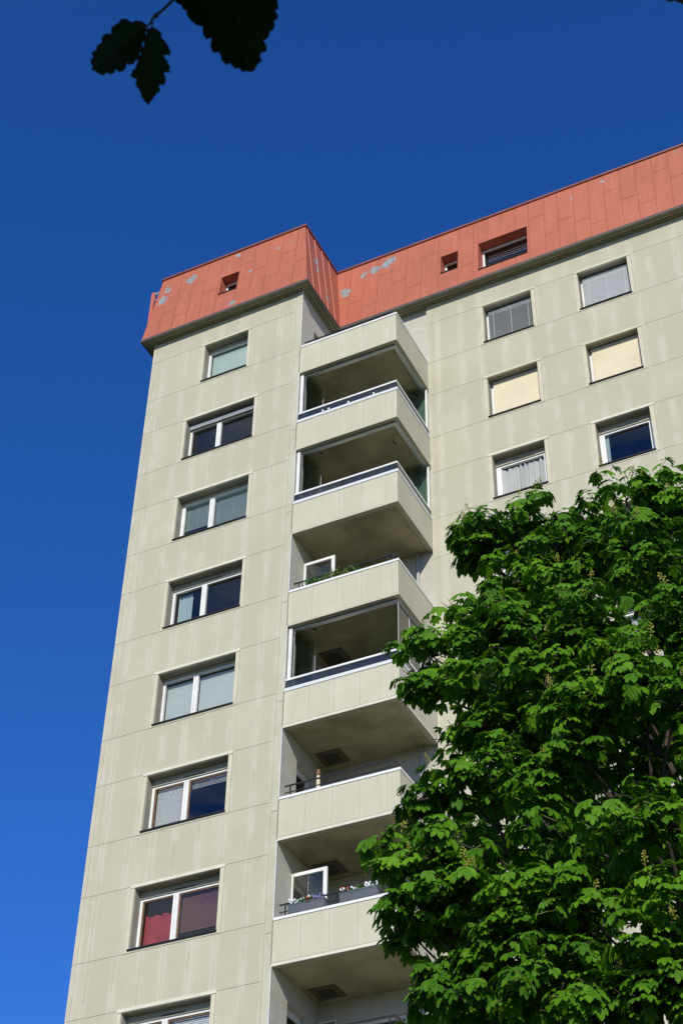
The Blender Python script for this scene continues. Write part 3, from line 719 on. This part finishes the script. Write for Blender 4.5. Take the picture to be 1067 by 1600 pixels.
# ------------------------------------------------------------------ things on the balconies
def leafcluster(mb, c, r, n, size, m=0, drop=0):
    for _ in range(n):
        d = Vector((random.gauss(0, 1), random.gauss(0, .7), random.gauss(0, .8)))
        p = Vector(c)+Vector((d.x*r[0], d.y*r[1], d.z*r[2]))*.5
        a = Vector((random.gauss(0, 1), random.gauss(0, 1), random.gauss(0, .6))).normalized(); b = a.orthogonal().normalized()
        s = size*random.uniform(.6, 1.3)
        mb.quad(p-a*s, p+b*s*.5, p+a*s, p-b*s*.5, m=m)
LEAFP = simple('potted_leaf', (.055, .16, .025), .6, var=.5, scale=14)
LEAFY = simple('potted_leaf_yellow', (.16, .20, .05), .6, var=.4, scale=14)
PW = simple('petal_white', (.85, .85, .88), .7); PR = simple('petal_red', (.70, .06, .03), .7); PV = simple('petal_violet', (.30, .22, .62), .7)
def flower_box(x0, x1, label, cols):
    zb = ZBT-6*H+.055; y0, y1 = .0, .15
    e = empty('flower_box', ((x0+x1)/2, .08, zb))
    tag(e, label, 'flower box', 'flower boxes on the balcony railing')
    m = MB(); w2 = (x1-x0)/2
    m.box(-w2, w2, -.075, .06, .0, .19); m.box(-w2-.012, w2+.012, -.088, .072, .19, .21)
    n = int(w2*2/.05)
    for i in range(n): m.box(-w2+i*w2*2/n+.008, -w2+i*w2*2/n+.03, -.088, -.0755, .01, .185)
    m.build('planter', PLANTER, e)
    g = MB(); leafcluster(g, (0, -.01, .25), (w2*.72, .12, .09), 260, .03); g.build('foliage', LEAFP, e)
    f = MB()
    for i in range(46):
        x = random.uniform(-w2, w2); t = (x+w2)/(2*w2)
        mi = cols(t); f.ball((x, random.uniform(-.08, .05), .27+random.uniform(-.03, .06)), random.uniform(.016, .026), mi, 6, 4)
    f.build('flowers', [PW, PR, PV], e)
flower_box(5.15, 5.97, 'dark ribbed flower box with violet flowers at its right end, below the open door', lambda t: 0 if t < .4 else (1 if t < .55 else (random.choice((1, 2, 2, 0)) if t < .7 else 2)))
flower_box(6.32, 7.14, 'dark ribbed flower box with mostly white flowers, beside the tree', lambda t: random.choice((0, 0, 0, 1)) if t < .4 else 0)
zc3 = ZBT-3*H+.055
def plant(x, wd, ht, mat, label):
    e = empty('potted_plant', (x, .12, zc3)); tag(e, label, 'plant', 'plants on the third open balcony')
    p = MB(); p.box(-wd*.4, wd*.4, -.055, .045, 0, .05); p.build('planter', PLANTER, e)
    g = MB(); leafcluster(g, (0, 0, .05+ht*.45), (wd*.75, .16, ht*.75), int(700*wd), .035); g.build('foliage', mat, e)
    s = MB()
    for i in range(5): s.tube([(random.uniform(-wd*.3, wd*.3), 0, .05), (random.uniform(-wd*.4, wd*.4), 0, .05+ht*.6)], .005, 5)
    s.build('stem', LEAFY, e)
plant(5.40, .42, .20, LEAFP, 'bright green low plant on the balcony edge left of the yellowish one')
plant(6.02, .50, .24, LEAFY, 'yellow-green bushy plant in the middle of the balcony edge')
plant(6.50, .22, .14, LEAFP, 'small green plant at the right end of the planted balcony edge')
# white ball ornaments behind the uppermost glass balustrade
ORN = [(5.55, 'leftmost of the four white balls behind the uppermost glass balustrade'), (5.72, 'second from left of the white balls behind the uppermost glass balustrade'), (6.28, 'third from left of the white balls behind the uppermost glass balustrade'), (7.0, 'rightmost of the four white balls behind the uppermost glass balustrade')]
for x, lb in ORN:
    m = MB(); m.ball((0, 0, .045), .038, 0, 10, 8); m.tube([(0, 0, 0), (0, 0, .012)], .02, 8)
    o = m.build('ball_ornament', WHITE, None, smooth=True); o.location = (x, YB+.035, ZBT-H+.085); tag(o, lb, 'ornament', 'white balls on the balcony')
# folded parasol standing on the fifth balcony
e = empty('folded_parasol', (5.47, .55, FZ(5))); tag(e, 'pale folded parasol with brown top standing behind the black balcony railing', 'parasol')
MB().tube([(0, 0, 0), (0, 0, .05)], .2, 12).build('base', CONC, e); MB().tube([(0, 0, .05), (0, 0, 1.62)], .018, 8).build('pole', WHITE, e)
MB().tube([(0, 0, .75), (0, 0, 1.25), (0, 0, 1.52)], .055, 10, .035).build('canopy', CREAM, e); MB().tube([(0, 0, 1.52), (0, 0, 1.66)], .06, 8, .03).build('cap', WOOD, e)

# ------------------------------------------------------------------ horse chestnut
def leaf_mat(name, base, yel, tr=.28, spec=.16):
    M = NM(name); at = M.n('Attribute', attribute_name='tone')
    c = M.mix(at.outputs['Fac'], tuple(base)+(1,), tuple(yel)+(1,))
    c = M.mix(M.ramp(M.noise(1.3, 3), .35, .7, 0, .35), c, tuple(x*.7 for x in base)+(1,))
    M.l(c, M.p.inputs['Base Color']); M.p.inputs['Roughness'].default_value = .55; M.p.inputs['Specular IOR Level'].default_value = spec
    t = M.n('BsdfTranslucent'); M.l(M.mix(.5, c, (.10, .22, .015, 1)), t.inputs[0])
    ms = M.n('MixShader'); ms.inputs[0].default_value = tr; M.l(M.p.outputs[0], ms.inputs[1]); M.l(t.outputs[0], ms.inputs[2]); M.l(ms.outputs[0], M.out.inputs['Surface'])
    return M.m
LEAF = leaf_mat('chestnut_leaf', (.048, .150, .008), (.145, .32, .014), .27)
BARK = simple('bark', (.055, .042, .032), .95, var=.3, scale=12)
def leaflets(O, T, S, Nn, Ln, Wd, tone, bend):
    """vectorised blades: O origin, T along, S across, Nn normal"""
    st = np.array([0, .33, .66, .88, 1.0]); hw = np.array([.03, .13, .215, .14, .01]); fold = .35
    n = len(O); V = np.zeros((n, 15, 3))
    for i, (t, h_) in enumerate(zip(st, hw)):
        mid = O+T*(Ln*t)[:, None]; mid[:, 2] -= bend*Ln*t*t
        off = S*(h_*Ln*Wd)[:, None]; upw = Nn*(h_*Ln*Wd*fold)[:, None]
        V[:, i*3] = mid-off+upw; V[:, i*3+1] = mid; V[:, i*3+2] = mid+off+upw
    q = []
    for i in range(4): q += [(i*3, i*3+1, i*3+4, i*3+3), (i*3+1, i*3+2, i*3+5, i*3+4)]
    q = np.array(q); F = (np.arange(n)[:, None, None]*15+q[None]).reshape(-1, 4)
    return V.reshape(-1, 3), F, np.repeat(tone, 15)
def mesh_np(name, V, F, tone, mat, parent):
    me = bpy.data.meshes.new(name); nf = len(F)
    me.vertices.add(len(V)); me.vertices.foreach_set('co', V.astype(np.float32).ravel())
    me.loops.add(nf*4); me.loops.foreach_set('vertex_index', F.astype(np.int32).ravel())
    me.polygons.add(nf); me.polygons.foreach_set('loop_start', np.arange(0, nf*4, 4, dtype=np.int32)); me.polygons.foreach_set('loop_total', np.full(nf, 4, dtype=np.int32))
    me.update(calc_edges=True)
    a = me.attributes.new('tone', 'FLOAT', 'POINT'); a.data.foreach_set('value', tone.astype(np.float32))
    me.polygons.foreach_set('use_smooth', np.ones(nf, dtype=bool)); me.materials.append(mat)
    o = bpy.data.objects.new(name, me); COL.objects.link(o); o.parent = parent; return o
OUT = [(728, 800), (760, 800), (800, 792), (835, 787), (868, 812), (905, 792), (925, 748), (965, 734), (1000, 748), (1040, 748), (1067, 756),
       (1130, 735), (1250, 770), (1400, 900), (1480, 1150), (1480, 1500), (1400, 1800), (760, 1800), (640, 1640), (632, 1560), (668, 1522), (700, 1485),
       (650, 1455), (605, 1488), (588, 1400), (573, 1325), (605, 1303), (640, 1312), (660, 1268), (616, 1232), (660, 1205), (705, 1190), (690, 1120), (618, 1092), (645, 1035), (655, 965),
       (692, 952), (738, 965), (778, 905), (738, 868)]
def inside(u, v):
    c = False; n = len(OUT)
    for i in range(n):
        (x0, y0), (x1, y1) = OUT[i], OUT[(i+1) % n]
        if (y0 > v) != (y1 > v) and u < (x1-x0)*(v-y0)/(y1-y0)+x0: c = not c
    return c
def edge_d(u, v):
    best = 1e9
    for i in range(len(OUT)):
        (x0, y0), (x1, y1) = OUT[i], OUT[(i+1) % len(OUT)]
        dx, dy = x1-x0, y1-y0; t = max(0, min(1, ((u-x0)*dx+(v-y0)*dy)/(dx*dx+dy*dy)))
        best = min(best, math.hypot(u-x0-dx*t, v-y0-dy*t))
    return best
TD = 13.0
base = at_h(1085, 1200, TD+.3); base.z = 0
tree = empty('chestnut_tree', tuple(base)); tag(tree, 'leafy green horse chestnut with yellow flower spikes in front of the tower', 'tree')
lobes = []                                     # (centre, radius)
def add_lobe(c, r):
    for q, rr in lobes:
        if (q-c).length < .72*(r+rr): return False
    lobes.append((c, r)); return True
# boughs that make the visible edge, then the body of the crown behind them
MOUND = [(736,815,.17),(748,842,.15),(760,862,.15),(800,806,.2),(908,806,.2),(754,825,.25),(840,813,.3),(885,836,.25),(977,768,.33),(1028,773,.28),(1062,796,.3),(868,865,.36),(942,845,.35),(1011,842,.35),(811,916,.33),(874,927,.3),(1011,910,.3),
 (703,973,.26),(771,956,.25),(828,979,.3),(931,990,.35),(1056,967,.3),(663,1030,.28),(720,1007,.3),(788,1018,.33),(874,1030,.35),(640,1075,.15),(686,1081,.2),(965,1053,.33),(760,1070,.3),
 (851,1075,.35),(908,1115,.35),(1011,1087,.38),(1056,1110,.4),(743,1138,.26),(700,1165,.15),(931,1138,.33),(902,1184,.33),(777,1195,.3),(703,1235,.27),(652,1247,.2),(749,1229,.3),(646,1281,.17),
 (851,1235,.3),(851,1292,.28),(999,1258,.2),(595,1326,.2),(623,1372,.22),(669,1355,.25),(714,1320,.26),(960,1320,.28),(1045,1298,.25),(617,1423,.18),(675,1418,.26),(731,1406,.28),(806,1418,.3),
 (863,1395,.28),(908,1423,.24),(640,1475,.18),(697,1469,.25),(771,1469,.3),(840,1452,.28),(1045,1423,.3),(1022,1486,.3),(891,1526,.33),(675,1537,.24),(720,1566,.28),(783,1509,.28),(817,1560,.3),
 (988,1583,.33),(1045,1543,.3),(655,1570,.15),(931,1594,.3)]
HOLES = [(965, 1425, 48), (1005, 1010, 38), (985, 1215, 22), (1060, 1230, 16), (905, 1270, 12), (745, 1440, 10)]
def bulge(u, v):
    ed = edge_d(u, v)*.0055 if inside(u, v) else 0
    return min(1.9, math.sqrt(ed)*1.15)
for (u, v, r) in MOUND:
    if edge_d(u, v) < 70 and u < 800 and v > 870: u += 13; r *= .82
    lobes.append((at_h(u, v+(16 if v < 850 else -4), TD-bulge(u, v)*.95-.3*(v-735)/900), r))
NFRONT = len(lobes)
tries = 0
while len(lobes) < NFRONT+118 and tries < 12000:
    tries += 1
    u = random.uniform(560, 1480); v = random.uniform(735, 1800)
    if not inside(u, v): continue
    if any(math.hypot(u-a, v-b) < c+.22/.0055*.6 for a, b, c in HOLES): continue
    ed = edge_d(u, v)*.0055
    if ed < (.42 if u < 1000 else .26): continue
    vis = u < 1090 and v < 1620
    th = min(1.9, math.sqrt(ed)*1.15)
    f = random.uniform(-.35, 1) if vis else random.choice((-1, -.8, random.uniform(-.6, 1)))
    r = min(.40, max(.2, ed*.7))*random.uniform(.75, 1.2)
    add_lobe(at_h(u, v, TD+f*th-.3*(v-735)/900), r)
shoots = []
for li, (c, r) in enumerate(lobes):
    n = int(6+(185 if li < NFRONT else 110)*r*r)
    sq = random.uniform(.6, .95); lean = Vector((random.gauss(0, .25), random.gauss(0, .25), 0))
    for _ in range(n):
        while True:
            d = Vector((random.gauss(0, 1), random.gauss(0, 1), random.gauss(.4, .75))).normalized()
            if d.z > -.35: break
        rad = r*random.uniform(.55, 1.12)*(1+.25*math.sin(3*math.atan2(d.y, d.x)+li))
        shoots.append((c+Vector((d.x*rad, d.y*rad, d.z*rad*sq))+lean*rad*.5, (d+lean).normalized(), li))
    for _ in range(2):
        d = Vector((random.gauss(0, 1), random.gauss(0, 1), random.gauss(0, 1))).normalized(); shoots.append((c+d*r*.4, d, li))
print('shoots', len(shoots))
O, T, S, Nn, Ln, tn = [], [], [], [], [], []
stem = MB(); Z = Vector((0, 0, 1))
ltone = [random.gauss(0, .14) for _ in lobes]
for (p, d, li) in shoots:
    tone0 = min(1, max(0, random.gauss(.42+ltone[li]+.2*d.z, .18)))
    a0 = random.random()*6.28; nl = random.choice((4, 5, 5, 6))
    for j in range(nl):
        a = a0+j*2.4+random.gauss(0, .2)
        h_ = Vector((math.cos(a), math.sin(a), 0)); dirp = (h_+d*.75+Z*random.uniform(-.15, .35)).normalized()
        pl = random.uniform(.05, .13); e = p+dirp*pl
        ho = Vector((dirp.x, dirp.y, 0)); ho = ho.normalized() if ho.length > .1 else h_
        dr = random.uniform(.45, 1.25) if d.z < .72 else random.uniform(-.3, .9); m_ = (ho*math.cos(dr)-Z*math.sin(dr)).normalized(); s_ = m_.cross(Z).normalized(); nn = s_.cross(m_).normalized()
        size = random.choice((random.uniform(.06, .10), random.uniform(.085, .125), random.uniform(.10, .15))); nf = random.choice((5, 5, 7)) if size > .11 else 5
        for q in range(nf):
            ph = (q-(nf-1)/2)/((nf-1)/2)*1.28+random.gauss(0, .06)
            t_ = (m_*math.cos(ph)+s_*math.sin(ph)-nn*random.uniform(0, .22)*abs(math.sin(ph))+nn*random.gauss(0, .06)).normalized()
            sd_ = (s_*math.cos(ph)-m_*math.sin(ph)); sd_ = (sd_-t_*sd_.dot(t_)).normalized(); n_ = sd_.cross(t_).normalized()
            if n_.z < 0: n_ = -n_
            O.append(e); T.append(t_); S.append(sd_); Nn.append(n_); Ln.append(size*(1-.38*abs(ph)/1.28)*random.uniform(.9, 1.1)); tn.append(min(1, max(0, tone0+random.gauss(0, .12))))
        if random.random() < .5: stem.tube([p, e], .003, 3)
A = lambda x: np.array([tuple(q) for q in x])-0
bv = np.array(tuple(base))
V, F, tt = leaflets(A(O)-bv, A(T), A(S), A(Nn), np.array(Ln), np.full(len(Ln), 1.18), np.array(tn), .28)
print('leaflets', len(O))
mesh_np('crown', V, F, tt, LEAF, tree)
for i, v in enumerate(stem.v): stem.v[i] = (v[0]-base.x, v[1]-base.y, v[2]-base.z)
# trunk and limbs
top = Vector((at_h(1020, 800, TD+.2)))
tp = [base, base+Vector((.05, .02, 2.2)), base.lerp(top, .35)+Vector((.25, 0, 0)), base.lerp(top, .6)+Vector((.15, .1, 0)), base.lerp(top, .82), top]
def sub(P): return [Vector(p)-base for p in P]
def smooth_path(P, n=4):
    out = []
    for i in range(len(P)-1):
        p0 = P[max(i-1, 0)]; p1 = P[i]; p2 = P[i+1]; p3 = P[min(i+2, len(P)-1)]
        for j in range(n):
            t = j/n; out.append(.5*((2*p1)+(p2-p0)*t+(2*p0-5*p1+4*p2-p3)*t*t+(3*p1-p0-3*p2+p3)*t**3))
    return out+[P[-1]]
TP = smooth_path(sub(tp)); tr_ = MB(); tr_.tube(TP, .24, 12, .03); trunk = tr_.build('trunk', BARK, tree, smooth=True)
order = sorted(range(len(lobes)), key=lambda i: lobes[i][0].z)
groups = [order[i::1] for i in range(1)]
limbs = {}
for i in order:                                 # cluster lobes on main limbs by height and bearing
    c = lobes[i][0]-base; az = int((math.atan2(c.y, c.x)+math.pi)/(2*math.pi)*5.999); hz = int(c.z/1.6); limbs.setdefault((az, hz), []).append(c)
for key, cs in limbs.items():
    m = MB(); mean = sum(cs, Vector())/len(cs)
    tz = max(1.8, mean.z-1.1-.35*math.hypot(mean.x, mean.y)); anc = min(TP, key=lambda p: abs(p.z-tz)); hub = anc.lerp(mean, .6)-Vector((0, 0, .12))
    m.tube(smooth_path([anc, anc.lerp(hub, .5)+Vector((random.gauss(0, .08), random.gauss(0, .08), -.05)), hub]), .06, 7, .028)
    for c in cs:
        mid = hub.lerp(c, .5)+Vector((random.gauss(0, .1), random.gauss(0, .1), .05))
        m.tube(smooth_path([hub, mid, c], 3), .022, 5, .008)
        for _ in range(7):
            d = Vector((random.gauss(0, 1), random.gauss(0, 1), random.gauss(.3, .6))).normalized(); m.tube([c, c+d*.12+Vector((0, 0, .03)), c+d*.24], .007, 4, .003)
    m.build('limb', BARK, tree, smooth=True)
stem.build('leaf_stalks', simple('leaf_stalk', (.12, .16, .04), .7), tree)
SPK = simple('flower_spike', (.30, .29, .045), .7, var=.3, scale=30)
fs = MB()
fs.tube([(0, 0, 0), (.01, 0, .12), (0, .01, .22)], .0045, 5, .002)
for i in range(16):
    z = .05+.15*i/15; a = i*2.4; r = .045*(1.1-i/20)
    q = (r*math.cos(a), r*math.sin(a), z+.012); fs.tube([(0, 0, z), q], .002, 3); fs.ball(q, random.uniform(.007, .013), 0, 5, 4)
cand = [s_ for s_ in shoots if s_[2] < NFRONT and s_[1].z > .35 and s_[1].dot((CAM-s_[0]).normalized()) > -.1]; random.shuffle(cand)
proto = None
for p, d, li in cand[:60]:
    if proto is None: o = fs.build('flower_spike', SPK, tree); proto = o
    else: o = proto.copy(); COL.objects.link(o); o.parent = tree
    o.location = p-base+d*.09; o.rotation_euler = (random.gauss(0, .25), random.gauss(0, .25), random.random()*6); s_ = random.uniform(.45, .8); o.scale = (s_, s_, s_)

# ------------------------------------------------------------------ overhanging tree with the twig of lobed leaves
DL = 1.35
def at_s(u, v, d):
    r = ray(u, v).normalized(); return CAM+r*d
anchor = at_s(300, 60, 1.8)
tb = Vector((CAM.x+2.6, CAM.y-3.6, 0))
ot = empty('overhanging_tree', tuple(tb)); tag(ot, 'tree overhead with dark serrated leaves hanging into the top of the sky', 'tree')
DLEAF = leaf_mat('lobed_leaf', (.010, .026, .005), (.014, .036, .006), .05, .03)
srng = random.Random(3)
def blade(name, px, dist, mid, tiltx=.0, parent=None):
    """a leaf blade with the given outline, cupped and folded about its midrib"""
    import bmesh
    pts = [(120+a*.3374, b*.3374) for a, b in px]
    (mx0, my0), (mx1, my1) = [(120+a*.3374, b*.3374) for a, b in mid]
    ax = Vector((mx1-mx0, my1-my0)).normalized(); Lm = math.hypot(mx1-mx0, my1-my0)
    def P(u, v):
        w_ = Vector((u-mx0, v-my0)); t = w_.dot(ax)/Lm; s = abs(w_.x*ax.y-w_.y*ax.x)
        return at_s(u, v, dist+s*.00035+tiltx*t+.02*t*t)-tb
    # refine the outline so that the margin curves
    fine = []
    for i in range(len(pts)):
        a, b = pts[i], pts[(i+1) % len(pts)]
        nx, ny = (b[1]-a[1]), -(b[0]-a[0]); k1, k2 = srng.uniform(-.05, .16), srng.uniform(-.12, .10)
        fine += [a, ((a[0]*2+b[0])/3+nx*k1, (a[1]*2+b[1])/3+ny*k1), ((a[0]+b[0]*2)/3+nx*k2, (a[1]+b[1]*2)/3+ny*k2)]
    bm = bmesh.new(); ring = [bm.verts.new(P(*q)) for q in fine]
    inner = []
    for q in fine:
        w_ = Vector((q[0]-mx0, q[1]-my0)); t = max(.03, min(.97, w_.dot(ax)/Lm)); inner.append((mx0+ax.x*Lm*t, my0+ax.y*Lm*t))
    r1 = [bm.verts.new(P(q[0]*.45+c[0]*.55, q[1]*.45+c[1]*.55)) for q, c in zip(fine, inner)]
    r0 = [bm.verts.new(P(*c)) for c in inner]
    n = len(fine)
    for i in range(n):
        j = (i+1) % n
        for A_, B_ in ((ring, r1), (r1, r0)):
            try: bm.faces.new((A_[i], A_[j], B_[j], B_[i]))
            except ValueError: pass
    bmesh.ops.remove_doubles(bm, verts=bm.verts, dist=.0004)
    bmesh.ops.recalc_face_normals(bm, faces=bm.faces)
    me = bpy.data.meshes.new(name); bm.to_mesh(me); bm.free(); me.materials.append(DLEAF)
    o = bpy.data.objects.new(name, me); COL.objects.link(o); o.parent = parent
    s = o.modifiers.new('thick', 'SOLIDIFY'); s.thickness = .0004
    return o
A_ = [(322, 112), (300, 96), (272, 93), (262, 104), (240, 93), (222, 84), (203, 88), (196, 104), (182, 112), (165, 122), (160, 140), (163, 152), (140, 155), (122, 164), (116, 180), (118, 195), (100, 205), (92, 218), (93, 232), (78, 236), (70, 248), (78, 262), (66, 276), (66, 292), (74, 300), (68, 325), (88, 330), (100, 342), (128, 348), (140, 338), (160, 346), (178, 335), (184, 320), (200, 334), (218, 330), (230, 310), (232, 292), (245, 303), (268, 292), (290, 262), (306, 225), (318, 180), (328, 140)]
B_ = [(326, 136), (345, 126), (362, 130), (382, 142), (395, 160), (390, 172), (405, 185), (418, 205), (432, 232), (435, 254), (415, 252), (400, 250), (414, 276), (428, 300), (437, 336), (420, 332), (402, 332), (410, 352), (413, 378), (406, 394), (388, 388), (382, 402), (386, 424), (370, 434), (356, 454), (344, 470), (332, 488), (318, 472), (305, 455), (297, 430), (286, 410), (272, 388), (278, 366), (258, 362), (251, 350), (258, 332), (274, 310), (285, 280), (300, 240), (312, 190)]
C_ = [(448, -10), (460, 12), (482, 22), (492, 44), (508, 50), (514, 78), (530, 96), (556, 116), (582, 121), (584, 140), (586, 164), (598, 181), (618, 172), (634, 152), (622, 182), (620, 212), (628, 240), (648, 243), (666, 222), (662, 250), (670, 280), (688, 299), (706, 290), (712, 278), (718, 304), (734, 319), (746, 304), (756, 318), (768, 335), (784, 328), (798, 334), (820, 330), (836, 304), (858, 282), (850, 262), (854, 240), (878, 238), (880, 214), (864, 184), (882, 178), (890, 160), (894, 140), (908, 142), (918, 116), (912, 100), (932, 84), (930, 66), (918, 48), (937, 38), (930, 14), (925, -20), (890, -90), (800, -150), (690, -170), (560, -120)]
D_ = [(2690, -40), (2715, -10), (2727, 2), (2745, 8), (2760, 2), (2780, 10), (2792, 3), (2800, 18), (2830, 10), (2850, -20), (2860, -70), (2820, -130), (2740, -120)]
tw = MB()
tws = [(332, 118), (346, 100), (352, 86), (368, 72), (410, 36), (452, -6), (520, -90), (640, -260), (900, -420)]
P_ = [at_s(120+a*.3374, b*.3374, 1.8)-tb for a, b in tws]
tw.tube(smooth_path(P_[:6]), .0011, 7, .0019)
tw.ball(P_[3], .0032, 0, 7, 6)
tw.tube([P_[2], at_s(120+350*.3374, 128*.3374, 1.8)-tb, at_s(120+346*.3374, 150*.3374, 1.8)-tb], .0011, 6)
tw.tube([P_[1], P_[0], at_s(120+300*.3374, 125*.3374, 1.8)-tb], .0011, 6)
shade_canopy_c = anchor-tb+SUN*3.1  # centre of the added crown, set towards the sun to block it
tw.tube([P_[5], P_[6], P_[6]+Vector((.012, -.014, .035)), P_[6]+Vector((.045, -.05, .13)), P_[6]+Vector((.10, -.12, .30))], .0019, 8, .003)
tw.tube(smooth_path([P_[6]+Vector((.10, -.12, .30)), P_[6]+Vector((.25, -.6, .85)), shade_canopy_c]), .003, 8, .03)
twig = tw.build('twig', simple('dark_twig', (.03, .022, .018), .8), ot, smooth=True)
blade('leaf', A_, 1.81, ((322, 112), (90, 320)), .05, twig); blade('leaf', B_, 1.79, ((345, 128), (332, 486)), -.04, twig)
blade('leaf', C_, 1.84, ((690, -170), (790, 330)), .05, twig); blade('leaf', D_, 1.9, ((2770, -120), (2770, 8)), .02, twig)
# second short twig carrying the leaf at the right edge and its link to the bough
q0 = at_s(1054, -40, 1.91)-tb
MB().tube(smooth_path([q0, q0+Vector((.12, -.25, .2)), q0+Vector((.35, -.8, .7)), shade_canopy_c+Vector((.2, 0, 0))]), .0015, 6, .02).build('twig', BARK, ot, smooth=True)
# unseen crown behind the camera, added sunward to shade the hanging leaves
n = 9000
g = rng.normal(size=(n, 3)); g /= np.linalg.norm(g, axis=1)[:, None]; rad = rng.uniform(.35, 1, n)**.6
cc = np.array(tuple(shade_canopy_c)); Oc = cc+g*rad[:, None]*np.array([1.9, 1.7, 1.6])
keep = Oc[:, 2] > 2.3; Oc = Oc[keep]; n = len(Oc)
Tc = rng.normal(size=(n, 3)); Tc[:, 2] *= .4; Tc /= np.linalg.norm(Tc, axis=1)[:, None]
Sc = np.cross(Tc, np.array([0, 0, 1.])+rng.normal(size=(n, 3))*.3); Sc /= np.linalg.norm(Sc, axis=1)[:, None]; Nc = np.cross(Sc, Tc)
V, F, tt = leaflets(Oc, Tc, Sc, Nc, rng.uniform(.12, .2, n), np.full(n, 1.6), rng.uniform(0, 1, n), .2)
mesh_np('crown', V, F, tt, DLEAF, ot)
MB().tube(smooth_path([Vector((0, 0, 0)), Vector((-.1, .1, 1.6)), Vector(shade_canopy_c)*.6+Vector((0, 0, .6)), shade_canopy_c, shade_canopy_c+Vector((0, 0, 1.4))]), .16, 10, .03).build('trunk', BARK, ot, smooth=True)
